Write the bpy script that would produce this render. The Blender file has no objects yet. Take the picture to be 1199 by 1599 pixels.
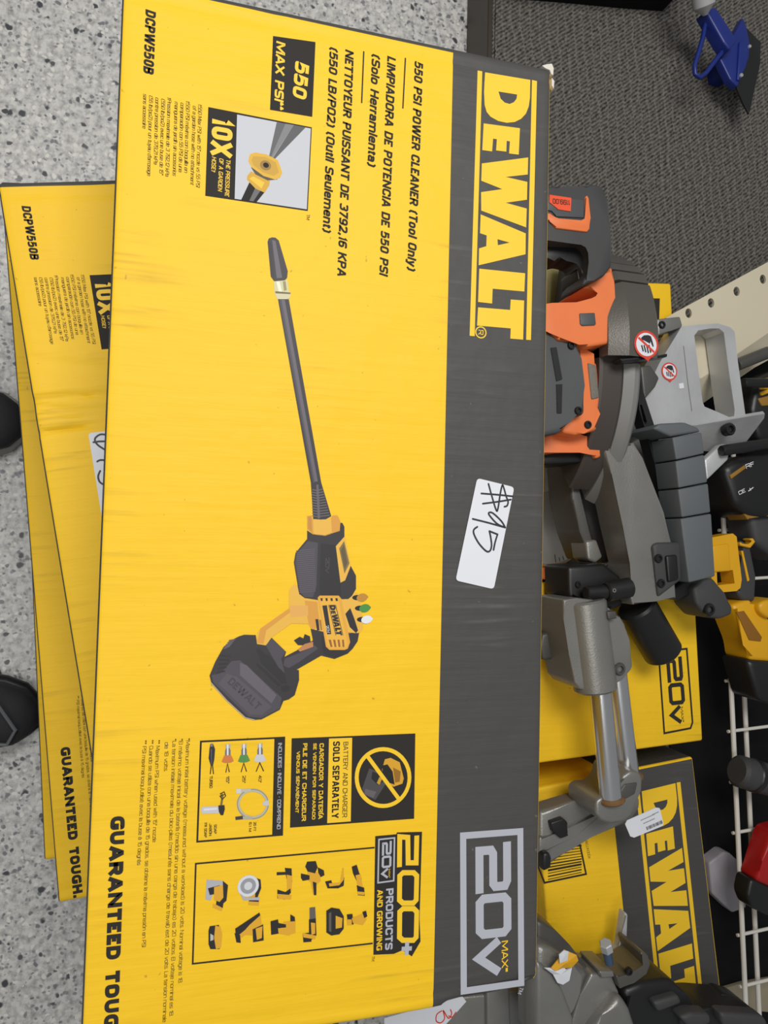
import bpy, bmesh, math, random
import mathutils
from mathutils import Vector, Matrix
from mathutils.geometry import tessellate_polygon
random.seed(4)
C = bpy.context.scene.collection
scn = bpy.context.scene

# ------------------------------------------------------------------ camera
F = 1150.0
CAM = Vector((0.02707, -0.13239, 1.25523))
RX = Vector((-0.02427, 0.96253, 0.27010))      # image right in the world
RD = Vector((0.99888, 0.03433, -0.03256))      # image down
RF = Vector((-0.04061, 0.26901, -0.96228))     # viewing direction
cd = bpy.data.cameras.new('camera'); cam = bpy.data.objects.new('camera', cd); C.objects.link(cam)
cam.matrix_world = Matrix(((RX.x, -RD.x, -RF.x, CAM.x), (RX.y, -RD.y, -RF.y, CAM.y), (RX.z, -RD.z, -RF.z, CAM.z), (0, 0, 0, 1)))
cd.sensor_fit = 'VERTICAL'; cd.sensor_height = 36.0; cd.lens = 36.0 * F / 1599.0
cd.clip_start = 0.02; cd.clip_end = 50
scn.camera = cam

# ------------------------------------------------------------------ light
w = bpy.data.worlds.new('world'); scn.world = w; w.use_nodes = True
w.node_tree.nodes['Background'].inputs[0].default_value = (0.93, 0.97, 1.0, 1)
w.node_tree.nodes['Background'].inputs[1].default_value = 0.20
def area(name, loc, target, sx, sy, power, col=(1, 0.98, 0.95)):
    l = bpy.data.lights.new(name, 'AREA'); l.shape = 'RECTANGLE'; l.size = sx; l.size_y = sy; l.energy = power; l.color = col
    o = bpy.data.objects.new(name, l); C.objects.link(o); o.location = loc
    o.rotation_euler = (Vector(target) - Vector(loc)).to_track_quat('-Z', 'Y').to_euler()
area('ceiling_light', (-0.95, 0.02, 2.6), (-0.25, 0.0, 0.3), 1.3, 0.7, 39)
area('ceiling_light', (0.5, -0.7, 2.8), (0.2, 0.0, 0.4), 0.6, 1.3, 12.5)
scn.view_settings.view_transform = 'Standard'; scn.view_settings.look = 'None'
scn.view_settings.exposure = 0.0; scn.view_settings.gamma = 1.0; scn.view_settings.use_curve_mapping = False

# ------------------------------------------------------------------ helpers
def at(u, v, z):
    d = RX * ((u - 599.5) / F) + RD * ((v - 799.5) / F) + RF
    return CAM + d * ((z - CAM.z) / d.z)
def pp(pts, z): return [at(u, v, z) for u, v in pts]
def lin(c):
    r = []
    for x in c:
        x /= 255.0
        r.append(x / 12.92 if x <= 0.04045 else ((x + 0.055) / 1.055) ** 2.4)
    return (*r, 1.0)
MATS = {}
def mat(name, rgb, rough=0.5, metal=0.0, noise=0.0, nscale=20.0, bump=0.0, bscale=200.0, spec=0.5, coat=0.0):
    if name in MATS: return MATS[name]
    m = bpy.data.materials.new(name); m.use_nodes = True; MATS[name] = m
    nt = m.node_tree; b = nt.nodes['Principled BSDF']
    b.inputs['Base Color'].default_value = lin(rgb); b.inputs['Roughness'].default_value = rough
    b.inputs['Metallic'].default_value = metal; b.inputs['Specular IOR Level'].default_value = spec
    b.inputs['Coat Weight'].default_value = coat
    tc = nt.nodes.new('ShaderNodeTexCoord')
    if noise:
        n = nt.nodes.new('ShaderNodeTexNoise'); n.inputs['Scale'].default_value = nscale; n.inputs['Detail'].default_value = 6
        nt.links.new(tc.outputs['Object'], n.inputs['Vector'])
        mx = nt.nodes.new('ShaderNodeMix'); mx.data_type = 'RGBA'
        a = lin(rgb); mx.inputs[6].default_value = tuple(max(0, c * (1 - noise)) for c in a[:3]) + (1,)
        mx.inputs[7].default_value = tuple(min(1, c * (1 + noise)) for c in a[:3]) + (1,)
        nt.links.new(n.outputs['Fac'], mx.inputs[0]); nt.links.new(mx.outputs[2], b.inputs['Base Color'])
    if bump:
        n2 = nt.nodes.new('ShaderNodeTexNoise'); n2.inputs['Scale'].default_value = bscale; n2.inputs['Detail'].default_value = 4
        nt.links.new(tc.outputs['Object'], n2.inputs['Vector'])
        bp = nt.nodes.new('ShaderNodeBump'); bp.inputs['Strength'].default_value = bump; bp.inputs['Distance'].default_value = 0.002
        nt.links.new(n2.outputs['Fac'], bp.inputs['Height']); nt.links.new(bp.outputs['Normal'], b.inputs['Normal'])
    return m

def carton_mat(name, rgb, rough, fleck):
    """printed corrugated board: faint flute ripple across, soft dents, small scuffs"""
    m = bpy.data.materials.new(name); m.use_nodes = True; MATS[name] = m
    nt = m.node_tree; N = nt.nodes; L = nt.links; b = N['Principled BSDF']
    b.inputs['Roughness'].default_value = rough; b.inputs['Specular IOR Level'].default_value = 0.35
    tc = N.new('ShaderNodeTexCoord')
    mp = N.new('ShaderNodeMapping'); mp.inputs['Scale'].default_value = (1, 0.06, 1); L.new(tc.outputs['Object'], mp.inputs['Vector'])
    fl = N.new('ShaderNodeTexNoise'); fl.inputs['Scale'].default_value = 150; fl.inputs['Detail'].default_value = 3; L.new(mp.outputs[0], fl.inputs['Vector'])
    bg = N.new('ShaderNodeTexNoise'); bg.inputs['Scale'].default_value = 9; bg.inputs['Detail'].default_value = 4; L.new(tc.outputs['Object'], bg.inputs['Vector'])
    ad = N.new('ShaderNodeMath'); ad.operation = 'MULTIPLY_ADD'; ad.inputs[1].default_value = 0.55; L.new(fl.outputs['Fac'], ad.inputs[0]); 
    ml = N.new('ShaderNodeMath'); ml.operation = 'MULTIPLY'; ml.inputs[1].default_value = 4.0; L.new(bg.outputs['Fac'], ml.inputs[0]); L.new(ml.outputs[0], ad.inputs[2])
    bp = N.new('ShaderNodeBump'); bp.inputs['Strength'].default_value = 0.5; bp.inputs['Distance'].default_value = 0.0022
    L.new(ad.outputs[0], bp.inputs['Height']); L.new(bp.outputs[0], b.inputs['Normal'])
    # rubbed stripes and specks
    a = lin(rgb)
    st = N.new('ShaderNodeMapRange'); st.inputs[1].default_value = 0.57; st.inputs[2].default_value = 0.76; st.inputs[4].default_value = 0.42; L.new(fl.outputs['Fac'], st.inputs[0])
    pt = N.new('ShaderNodeMapRange'); pt.inputs[1].default_value = 0.50; pt.inputs[2].default_value = 0.66; L.new(bg.outputs['Fac'], pt.inputs[0])
    mm = N.new('ShaderNodeMath'); mm.operation = 'MULTIPLY'; L.new(st.outputs[0], mm.inputs[0]); L.new(pt.outputs[0], mm.inputs[1])
    m1 = N.new('ShaderNodeMix'); m1.data_type = 'RGBA'; m1.inputs[6].default_value = a; m1.inputs[7].default_value = lin(fleck); L.new(mm.outputs[0], m1.inputs[0])
    sp = N.new('ShaderNodeTexNoise'); sp.inputs['Scale'].default_value = 170; sp.inputs['Detail'].default_value = 1; L.new(tc.outputs['Object'], sp.inputs['Vector'])
    sr = N.new('ShaderNodeMapRange'); sr.inputs[1].default_value = 0.785; sr.inputs[2].default_value = 0.83; sr.inputs[4].default_value = 0.5; L.new(sp.outputs['Fac'], sr.inputs[0])
    m2 = N.new('ShaderNodeMix'); m2.data_type = 'RGBA'; m2.inputs[7].default_value = lin(fleck); L.new(m1.outputs[2], m2.inputs[6]); L.new(sr.outputs[0], m2.inputs[0])
    L.new(m2.outputs[2], b.inputs['Base Color'])
    return m

YEL = carton_mat('yellow_board', (246, 198, 32), 0.55, (150, 118, 30))
BLK = carton_mat('black_board', (72, 71, 69), 0.55, (118, 116, 112))
INK = mat('black_ink', (46, 43, 40), 0.7, spec=0.25)
INKS = mat('soft_black_ink', (84, 80, 84), 0.6)
YINK = mat('yellow_ink', (246, 200, 38), 0.55)
SINK = mat('silver_ink', (178, 180, 190), 0.5)
WINK = mat('white_ink', (226, 226, 230), 0.6)
PINK_ = {}
def ink(r, g, b):
    k = (r, g, b)
    if k not in PINK_: PINK_[k] = mat('print_%02x%02x%02x' % k, k, 0.55)
    return PINK_[k]

BASE = {}
def tag(o, label=None, cat=None, group=None, kind=None):
    if label: o['label'] = label
    if cat: o['category'] = cat
    if group: o['group'] = group
    if kind: o['kind'] = kind
    return o
def thing(name, label, cat, loc=(0, 0, 0), group=None):
    o = bpy.data.objects.new(name, None); C.objects.link(o); o.location = loc; o.empty_display_size = 0.05
    BASE[o] = Vector(loc); return tag(o, label, cat, group)
def link(name, me, mats, parent=None, smooth=35):
    o = bpy.data.objects.new(name, me); C.objects.link(o)
    for m in (mats if isinstance(mats, (list, tuple)) else [mats]): me.materials.append(m)
    if parent is not None:
        b = BASE[parent]; me.transform(Matrix.Translation(-b)); o.parent = parent; BASE[o] = b
    if smooth:
        me.polygons.foreach_set('use_smooth', [True] * len(me.polygons)); me.set_sharp_from_angle(angle=math.radians(smooth))
    me.update(); return o
def obj(name, bm, mats, parent=None, smooth=35):
    bmesh.ops.recalc_face_normals(bm, faces=bm.faces[:])
    me = bpy.data.meshes.new(name); bm.to_mesh(me); bm.free()
    return link(name, me, mats, parent, smooth)

def add_prism(bm, pts, zb, bevel=0.0, seg=3, mi=0):
    """solid with outline pts (world points, own heights) going straight down to zb (absolute, or per point)"""
    t = [bm.verts.new(p) for p in pts]
    lo = [bm.verts.new((p.x, p.y, zb if not isinstance(zb, (list, tuple)) else zb[i])) for i, p in enumerate(pts)]
    n = len(pts); fs = [bm.faces.new(t)]; fs.append(bm.faces.new(lo[::-1]))
    for i in range(n): fs.append(bm.faces.new((t[i], lo[i], lo[(i + 1) % n], t[(i + 1) % n])))
    for f in fs: f.material_index = mi
    if bevel:
        es = [e for e in fs[0].edges]
        es += [e for e in bm.edges if (e.verts[0] in t and e.verts[1] in lo) or (e.verts[1] in t and e.verts[0] in lo)]
        bmesh.ops.bevel(bm, geom=es, offset=bevel, segments=seg, affect='EDGES', profile=0.5, clamp_overlap=True)
def prism(name, px, zt, zb, m, parent=None, bevel=0.0, seg=3):
    bm = bmesh.new(); add_prism(bm, pp(px, zt), zb, bevel, seg); return obj(name, bm, m, parent)
def slab(name, quad, thick, m, parent=None, bevel=0.0):
    """plate over any planar outline of world points, with thickness away from the camera"""
    bm = bmesh.new(); n = mathutils.geometry.normal(quad)
    if n.dot(CAM - quad[0]) < 0: n = -n
    t = [bm.verts.new(p) for p in quad]; b = [bm.verts.new(p - n * thick) for p in quad]; k = len(quad)
    f0 = bm.faces.new(t); bm.faces.new(b[::-1])
    for i in range(k): bm.faces.new((t[i], b[i], b[(i + 1) % k], t[(i + 1) % k]))
    if bevel: bmesh.ops.bevel(bm, geom=list(f0.edges), offset=bevel, segments=2, affect='EDGES', clamp_overlap=True)
    return obj(name, bm, m, parent)
def holed(name, outer, holes, thick, m, parent=None):
    """plate with holes: world points, straight down by thick"""
    loops = [outer] + holes; flat = [p for l in loops for p in l]
    tris = tessellate_polygon([[Vector((p.x, p.y, 0)) for p in l] for l in loops])
    bm = bmesh.new(); t = [bm.verts.new(p) for p in flat]; b = [bm.verts.new(p - Vector((0, 0, thick))) for p in flat]
    for a in tris:
        bm.faces.new([t[i] for i in a]); bm.faces.new([b[i] for i in reversed(a)])
    s = 0
    for l in loops:
        n = len(l)
        for i in range(n):
            j = (i + 1) % n; bm.faces.new((t[s + i], b[s + i], b[s + j], t[s + j]))
        s += n
    return obj(name, bm, m, parent, 30)
def ring_frame(d, up=None):
    d = d.normalized(); a = Vector((0, 0, 1)) if abs(d.z) < 0.9 else Vector((1, 0, 0))
    x = a.cross(d).normalized(); return x, d.cross(x)
def add_tube(bm, pts, rad, n=16, cap=True, mi=0):
    rs = rad if isinstance(rad, (list, tuple)) else [rad] * len(pts)
    rings = []
    x = None
    for i, p in enumerate(pts):
        d = (pts[min(i + 1, len(pts) - 1)] - pts[max(i - 1, 0)])
        if d.length < 1e-9: d = pts[-1] - pts[0]
        d.normalize()
        if x is None: x, y = ring_frame(d)
        else:
            x = (x - d * x.dot(d)).normalized(); y = d.cross(x)
        rings.append([bm.verts.new(p + x * (rs[i] * math.cos(2 * math.pi * k / n)) + y * (rs[i] * math.sin(2 * math.pi * k / n))) for k in range(n)])
    for a, b in zip(rings, rings[1:]):
        for k in range(n):
            f = bm.faces.new((a[k], a[(k + 1) % n], b[(k + 1) % n], b[k])); f.material_index = mi
    if cap:
        bm.faces.new(rings[0][::-1]).material_index = mi; bm.faces.new(rings[-1]).material_index = mi
def tube(name, pts, rad, m, parent=None, n=16):
    bm = bmesh.new(); add_tube(bm, pts, rad, n); return obj(name, bm, m, parent)
def rod(name, a, b, r, m, parent=None, n=24, ch=0.15):
    """cylinder with chamfered ends"""
    d = (b - a).normalized(); c = min(r * ch, (b - a).length * 0.3)
    bm = bmesh.new(); add_tube(bm, [a, a + d * c, b - d * c, b], [r - c, r, r, r - c], n); return obj(name, bm, m, parent)
def add_box(bm, c, dx, dy, dz, ax=(1, 0, 0), bevel=0.0):
    X = Vector(ax).normalized(); Y = Vector((0, 0, 1)).cross(X).normalized(); Z = X.cross(Y)
    vs = [bm.verts.new(Vector(c) + X * sx * dx / 2 + Y * sy * dy / 2 + Z * sz * dz / 2) for sz in (-1, 1) for sx, sy in ((-1, -1), (1, -1), (1, 1), (-1, 1))]
    fs = [(0, 3, 2, 1), (4, 5, 6, 7), (0, 1, 5, 4), (1, 2, 6, 5), (2, 3, 7, 6), (3, 0, 4, 7)]
    ff = [bm.faces.new([vs[i] for i in f]) for f in fs]
    if bevel: bmesh.ops.bevel(bm, geom=list({e for f in ff for e in f.edges}), offset=bevel, segments=2, affect='EDGES')
def bolt(u, v, z, r, parent, m=None, name='bolt'):
    """socket-head bolt seen end on"""
    c = at(u, v, z); bm = bmesh.new()
    prof = [(r, -r), (r, -0.0), (r * 0.85, r * 0.22), (r * 0.55, r * 0.22), (r * 0.45, -r * 0.25), (0.0001, -r * 0.25)]
    rings = [[bm.verts.new(c + Vector((q * math.cos(k * math.pi / 8), q * math.sin(k * math.pi / 8), h))) for k in range(16)] for q, h in prof]
    for a, b in zip(rings, rings[1:]):
        for k in range(16): bm.faces.new((a[k], a[(k + 1) % 16], b[(k + 1) % 16], b[k]))
    return obj(name, bm, m or M_BOLT, parent)

# ---------- condensed gothic lettering drawn as strokes: (x, y) on a unit cell, a third value 1 rounds that corner
_r = 1
GLY = {
 'A': (.60, [[(0,0),(.43,1),(.57,1),(1,0)],[(.2,.27),(.8,.27)]]), 'B': (.56, [[(0,.53),(0,1),(.93,1,1),(.93,.53,1),(0,.53),(0,0),(1,0,1),(1,.53,1),(0,.53)]]),
 'C': (.55, [[(1,.68),(1,1,1),(0,1,1),(0,0,1),(1,0,1),(1,.32)]]), 'D': (.56, [[(0,.5),(0,1),(1,1,1),(1,0,1),(0,0),(0,.5)]]), 'E': (.48, [[(1,1),(0,1),(0,0),(1,0)],[(0,.52),(.88,.52)]]),
 'F': (.46, [[(1,1),(0,1),(0,0)],[(0,.5),(.88,.5)]]), 'G': (.57, [[(1,.79),(1,1,1),(0,1,1),(0,0,1),(1,0,1),(1,.42),(.55,.42)]]), 'H': (.57, [[(0,0),(0,1)],[(1,0),(1,1)],[(0,.52),(1,.52)]]),
 'I': (0, [[(.5,0),(.5,1)]]), 'J': (.48, [[(1,1),(1,0,1),(0,0,1),(0,.32)]]), 'K': (.58, [[(0,0),(0,1)],[(1,1),(.08,.42)],[(.36,.6),(1,0)]]), 'L': (.46, [[(0,1),(0,0),(1,0)]]),
 'M': (.74, [[(0,0),(0,1),(.1,1),(.5,.12),(.9,1),(1,1),(1,0)]]), 'N': (.60, [[(0,0),(0,1),(.06,1),(.94,0),(1,0),(1,1)]]), 'O': (.56, [[(0,.5),(0,1,1),(1,1,1),(1,0,1),(0,0,1),(0,.5)]]),
 'P': (.54, [[(0,0),(0,1),(1,1,1),(1,.44,1),(0,.44)]]), 'Q': (.56, [[(0,.5),(0,1,1),(1,1,1),(1,0,1),(0,0,1),(0,.5)],[(.6,.25),(1.08,-.06)]]), 'R': (.56, [[(0,0),(0,1),(1,1,1),(1,.46,1),(0,.46)],[(.52,.46),(1,0)]]),
 'S': (.54, [[(1,.80),(1,1,1),(0,1,1),(0,.54,1),(1,.46,1),(1,0,1),(0,0,1),(0,.20)]]), 'T': (.52, [[(0,1),(1,1)],[(.5,1),(.5,0)]]), 'U': (.56, [[(0,1),(0,0,1),(1,0,1),(1,1)]]), 'V': (.58, [[(0,1),(.45,0),(.55,0),(1,1)]]),
 'W': (.86, [[(0,1),(.22,0),(.28,0),(.47,1),(.53,1),(.72,0),(.78,0),(1,1)]]), 'X': (.58, [[(0,0),(1,1)],[(0,1),(1,0)]]), 'Y': (.56, [[(0,1),(.5,.46),(1,1)],[(.5,.5),(.5,0)]]), 'Z': (.52, [[(0,1),(1,1),(0,0),(1,0)]]),
 '0': (.52, [[(0,.5),(0,1,1),(1,1,1),(1,0,1),(0,0,1),(0,.5)]]), '1': (.30, [[(0,.78),(.85,.98),(.85,0)]]), '2': (.52, [[(0,.8),(0,1,1),(1,1,1),(1,.58,1),(0,.02),(0,0),(1,0)]]), '3': (.52, [[(0,.84),(0,1,1),(1,1,1),(1,.53,1),(.4,.53)],[(.4,.53),(1,.53,1),(1,0,1),(0,0,1),(0,.16)]]),
 '4': (.54, [[(.76,0),(.76,1),(.66,1),(0,.28),(1.05,.28)]]), '5': (.52, [[(.95,1),(.06,1),(.02,.52),(.2,.62),(1,.62,1),(1,0,1),(0,0,1),(0,.15)]]), '6': (.52, [[(1,.84),(1,1,1),(0,1,1),(0,0,1),(1,0,1),(1,.58,1),(.02,.58)]]), '7': (.50, [[(0,1),(1,1),(.35,0)]]),
 '8': (.52, [[(0,.77),(0,1,1),(1,1,1),(1,.54,1),(0,.54,1),(0,.77)],[(0,.27),(0,.54,1),(1,.54,1),(1,0,1),(0,0,1),(0,.27)]]), '9': (.52, [[(0,.16),(0,0,1),(1,0,1),(1,1,1),(0,1,1),(0,.42,1),(.98,.42)]]),
 'a': (.48, [[(.03,.55),(.03,.73,1),(1,.73,1),(1,0)],[(1,.42),(0,.42,1),(0,0,1),(1,.02)]]), 'b': (.50, [[(0,0),(0,1)],[(0,.73),(1,.73,1),(1,0,1),(0,0)]]), 'c': (.46, [[(1,.5),(1,.73,1),(0,.73,1),(0,0,1),(1,0,1),(1,.23)]]), 'd': (.50, [[(1,0),(1,1)],[(1,.73),(0,.73,1),(0,0,1),(1,0)]]),
 'e': (.48, [[(0,.38),(1,.38),(1,.73,1),(0,.73,1),(0,0,1),(1,0,1),(1,.17)]]), 'f': (.32, [[(1,1),(.45,1,1),(.45,0)],[(0,.71),(1,.71)]]), 'g': (.50, [[(1,.73),(1,-.26,1),(.05,-.26)],[(1,.73),(0,.73,1),(0,0,1),(1,0)]]), 'h': (.50, [[(0,0),(0,1)],[(0,.73),(1,.73,1),(1,0)]]),
 'i': (0, [[(.5,0),(.5,.73)],[(.5,.98),(.5,1.02)]]), 'j': (.16, [[(1,.73),(1,-.26,1),(0,-.26)],[(1,.98),(1,1.02)]]), 'k': (.50, [[(0,0),(0,1)],[(1,.73),(.08,.3)],[(.36,.44),(1,0)]]), 'l': (0, [[(.5,0),(.5,1)]]), 'm': (.76, [[(0,0),(0,.73)],[(0,.73),(.5,.73,1),(.5,0)],[(.5,.73),(1,.73,1),(1,0)]]),
 'n': (.50, [[(0,0),(0,.73)],[(0,.73),(1,.73,1),(1,0)]]), 'o': (.49, [[(0,.36),(0,.73,1),(1,.73,1),(1,0,1),(0,0,1),(0,.36)]]), 'p': (.50, [[(0,-.28),(0,.73)],[(0,.73),(1,.73,1),(1,0,1),(0,0)]]), 'q': (.50, [[(1,-.28),(1,.73)],[(1,.73),(0,.73,1),(0,0,1),(1,0)]]), 'r': (.32, [[(0,0),(0,.73)],[(0,.62),(.4,.73),(1,.73)]]),
 's': (.45, [[(1,.6),(1,.73,1),(0,.73,1),(0,.39,1),(1,.34,1),(1,0,1),(0,0,1),(0,.13)]]), 't': (.32, [[(.4,.98),(.4,0,1),(1,0)],[(0,.72),(1,.72)]]), 'u': (.50, [[(0,.73),(0,0,1),(1,0,1),(1,.03)],[(1,.73),(1,0)]]), 'v': (.48, [[(0,.73),(.45,0),(.55,0),(1,.73)]]), 'w': (.70, [[(0,.73),(.22,0),(.28,0),(.5,.7),(.72,0),(.78,0),(1,.73)]]),
 'x': (.48, [[(0,0),(1,.73)],[(0,.73),(1,0)]]), 'y': (.48, [[(0,.73),(.52,0)],[(1,.73),(.35,-.27),(0,-.27)]]), 'z': (.44, [[(0,.73),(1,.73),(0,0),(1,0)]]),
 '(': (.34, [[(1,1.04),(0,.78),(0,.08),(1,-.16)]]), ')': (.34, [[(0,1.04),(1,.78),(1,.08),(0,-.16)]]), '.': (0, [[(.5,-.005),(.5,.02)]]), ',': (.06, [[(.8,.02),(.3,-.12)]]), '/': (.40, [[(0,-.08),(1,1.08)]]), '-': (.28, [[(0,.38),(1,.38)]]), "'": (0, [[(.5,.78),(.5,1.05)]]),
 '*': (.34, [[(.5,.62),(.5,1.06)],[(0,.73),(1,.95)],[(0,.95),(1,.73)]]), '†': (.38, [[(.5,-.1),(.5,1.05)],[(0,.74),(1,.74)]]), '°': (.22, [[(0,.88),(0,1.05,1),(1,1.05,1),(1,.72,1),(0,.72,1),(0,.88)]]), '•': (0, [[(.5,.46),(.5,.54)]]), '+': (.5, [[(.5,.15),(.5,.85)],[(0,.5),(1,.5)]]), ' ': (.24, []),
 '$': (.52, [])}
GLY['˚'] = GLY['°']
for _c, _b, _s in (('á','a',(.35,.86,.75,1.06)), ('é','e',(.35,.86,.75,1.06)), ('í','i',(.3,.86,1.9,1.06)), ('ó','o',(.35,.86,.75,1.06)), ('ú','u',(.35,.86,.75,1.06)), ('à','a',(.7,.86,.3,1.06)), ('É','E',(.35,1.12,.75,1.28)), ('Í','I',(.3,1.12,1.9,1.28)), ('Ó','O',(.35,1.12,.75,1.28))):
    GLY[_c] = (GLY[_b][0], ([GLY[_b][1][0]] if _b == 'i' else list(GLY[_b][1])) + [[(_s[0], _s[1]), (_s[2], _s[3])]])
def rounded(pts, X, Y, rad):
    P = [Vector((X(p[0]), Y(p[1]))) for p in pts]; out = []
    for i, p in enumerate(pts):
        if len(p) > 2 and 0 < i < len(pts) - 1:
            a, b, c = P[i - 1], P[i], P[i + 1]; r = min(rad, (a - b).length * .5, (c - b).length * .5)
            q0 = b + (a - b).normalized() * r; q1 = b + (c - b).normalized() * r
            for k in range(5):
                t = k / 4; out.append(q0 * (1 - t) ** 2 + b * 2 * t * (1 - t) + q1 * t * t)
        else: out.append(P[i])
    res = [out[0]]
    for q in out[1:]:
        if (q - res[-1]).length > 1e-5: res.append(q)
    return res
def letter(I, string, p0, p1, cap, m, bold, shear):
    w = min(.34, .095 + bold * 2.25); gap = .06 + w * .14
    fixed = sum(w for c in string if c != ' ') + gap * (len(string) - 1) * .9
    flex = sum(max(0, GLY[c][0] * 1.0 - (w if c not in ' ' and GLY[c][0] > w else 0)) for c in string) + gap * (len(string) - 1) * .1
    d = p1 - p0; tot = d.length / cap; d.normalize(); up = Vector((-d.y, d.x))
    k = max(.25, (tot - fixed) / flex); x = 0.0; I.n += 2; lay = I.n - 1
    for c in string:
        g, strokes = GLY[c]; lw = 0 if c == ' ' else w; body = max(0, g - (lw if g > lw else 0)) * k
        for s in strokes:
            X = lambda a: x + lw / 2 + (a * body if body > 1e-6 else (a - .5) * .16)
            Y = lambda b: lw / 2 + b * (1 - lw)
            pts = rounded(s, X, Y, max(.16, w * 1.0))
            if len(pts) > 1 and s[0] != s[-1]:
                for e0, e1, q in ((0, 1, s[0]), (-1, -2, s[-1])):
                    dr = (pts[e0] - pts[e1]).normalized(); along = q[1] in (0, 1, .73, -.27, -.28, -.26) if abs(dr.y) > .5 else q[0] in (0, 1)
                    if along or g < .07: pts[e0] = pts[e0] + dr * lw * .49
            lay = I.n - 1 + (lay - I.n + 1 + .13) % .9
            if len(pts) > 1: I.line([p0 + d * ((q.x + shear * q.y) * cap) + up * (q.y * cap) for q in pts], lw * cap, m, lay=lay)
        x += lw + body + gap * (.9 + .1 * k)

# ---------- printing: flat ink shapes gathered per material, laid on a face
class Ink:
    def __init__(s, z, step=0.00025): s.z = z; s.v = []; s.f = []; s.mi = []; s.m = []; s.step = step; s.n = 0
    def _m(s, m):
        if m not in s.m: s.m.append(m)
        return s.m.index(m)
    def poly(s, pts, m, holes=(), lay=None):
        """pts: world/local xy vectors"""
        if lay is None: s.n += 1; lay = s.n
        z = s.z + s.step + 0.000006 * lay; loops = [list(pts)] + [list(h) for h in holes]
        flat = [p for l in loops for p in l]; o = len(s.v)
        s.v += [(p[0], p[1], z) for p in flat]
        for t in tessellate_polygon([[Vector((p[0], p[1], 0)) for p in l] for l in loops]):
            a, b, c = [Vector(flat[i][:2]) for i in t]
            if (b - a).cross(c - a) < 0: t = (t[0], t[2], t[1])
            s.f.append([o + i for i in t]); s.mi.append(s._m(m))
    def line(s, pts, w, m, closed=False, lay=None):
        """stroke with mitred joints"""
        P = [Vector(p[:2]) for p in pts]; n = len(P); L = []; R = []
        for i in range(n):
            a = P[i - 1] if (i > 0 or closed) else None; b = P[(i + 1) % n] if (i < n - 1 or closed) else None
            d1 = (P[i] - a).normalized() if a is not None else (b - P[i]).normalized()
            d2 = (b - P[i]).normalized() if b is not None else d1
            n1 = Vector((-d1.y, d1.x)); n2 = Vector((-d2.y, d2.x)); k = (n1 + n2)
            k = k.normalized() if k.length > 1e-6 else n1
            ln = w / 2 / max(0.45, k.dot(n1)); L.append(P[i] + k * ln); R.append(P[i] - k * ln)
        if lay is None: s.n += 1; lay = s.n
        for i in range(n if closed else n - 1):
            j = (i + 1) % n; s.poly([L[i], L[j], R[j], R[i]], m, lay=lay)
    def disc(s, c, rx, ry, m, rot=0.0, n=24, hole=0.0):
        q = [Vector((c[0] + rx * math.cos(2 * math.pi * k / n) * math.cos(rot) - ry * math.sin(2 * math.pi * k / n) * math.sin(rot), c[1] + rx * math.cos(2 * math.pi * k / n) * math.sin(rot) + ry * math.sin(2 * math.pi * k / n) * math.cos(rot))) for k in range(n)]
        if hole:
            cc = Vector(c[:2]); s.poly(q, m, [[cc + (p - cc) * hole for p in q]])
        else: s.poly(q, m)
    def text(s, string, p0, p1, cap, m, bold=0.0, shear=0.0):
        if all(c in GLY for c in string): return letter(s, string, Vector(p0[:2]), Vector(p1[:2]), cap, m, bold, shear)
        me, capH, x0, x1 = glyphs(string, bold, shear)
        p0 = Vector(p0[:2]); p1 = Vector(p1[:2]); d = (p1 - p0); W = d.length; d.normalize(); up = Vector((-d.y, d.x))
        s.n += 1; z = s.z + s.step + 0.000006 * s.n; o = len(s.v); k = W / (x1 - x0); h = cap / capH
        for x, y in me[0]:
            q = p0 + d * ((x - x0) * k) + up * (y * h); s.v.append((q.x, q.y, z))
        i = s._m(m)
        for f in me[1]: s.f.append([o + a for a in f]); s.mi.append(i)
    def build(s, name, parent):
        me = bpy.data.meshes.new(name); me.from_pydata(s.v, [], s.f); me.polygons.foreach_set('material_index', s.mi)
        b = BASE[parent]; me.transform(Matrix.Translation(-b)) if s.world else None
        for m in s.m: me.materials.append(m)
        me.update(); o = bpy.data.objects.new(name, me); C.objects.link(o); o.parent = parent; BASE[o] = b
        return o
    world = False
GC = {}
def glyph_raw(string, bold, shear):
    cu = bpy.data.curves.new('t', 'FONT'); cu.body = string; cu.resolution_u = 3; cu.offset = bold; cu.shear = shear; cu.space_character = 1 + bold * 1.6
    cu.fill_mode = 'FRONT'
    o = bpy.data.objects.new('t', cu); C.objects.link(o); bpy.context.view_layer.update()
    dg = bpy.context.evaluated_depsgraph_get(); me = bpy.data.meshes.new_from_object(o.evaluated_get(dg))
    vs = [(v.co.x, v.co.y) for v in me.vertices]; fs = [list(p.vertices) for p in me.polygons]
    C.objects.unlink(o); bpy.data.objects.remove(o); bpy.data.curves.remove(cu); bpy.data.meshes.remove(me)
    for f in fs:                                             # faces up
        a, b, c = [Vector(vs[i]) for i in f[:3]]
        if (b - a).cross(c - a) < 0: f.reverse()
    return vs, fs
CAPS = {}
def glyphs(string, bold, shear):
    k = (string, bold, shear)
    if k not in GC:
        if bold not in CAPS: CAPS[bold] = max(v[1] for v in glyph_raw('H', bold, 0)[0])
        g = glyph_raw(string, bold, shear); xs = [v[0] for v in g[0]]
        GC[k] = (g, CAPS[bold], min(xs), max(xs))
    return GC[k]

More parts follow.
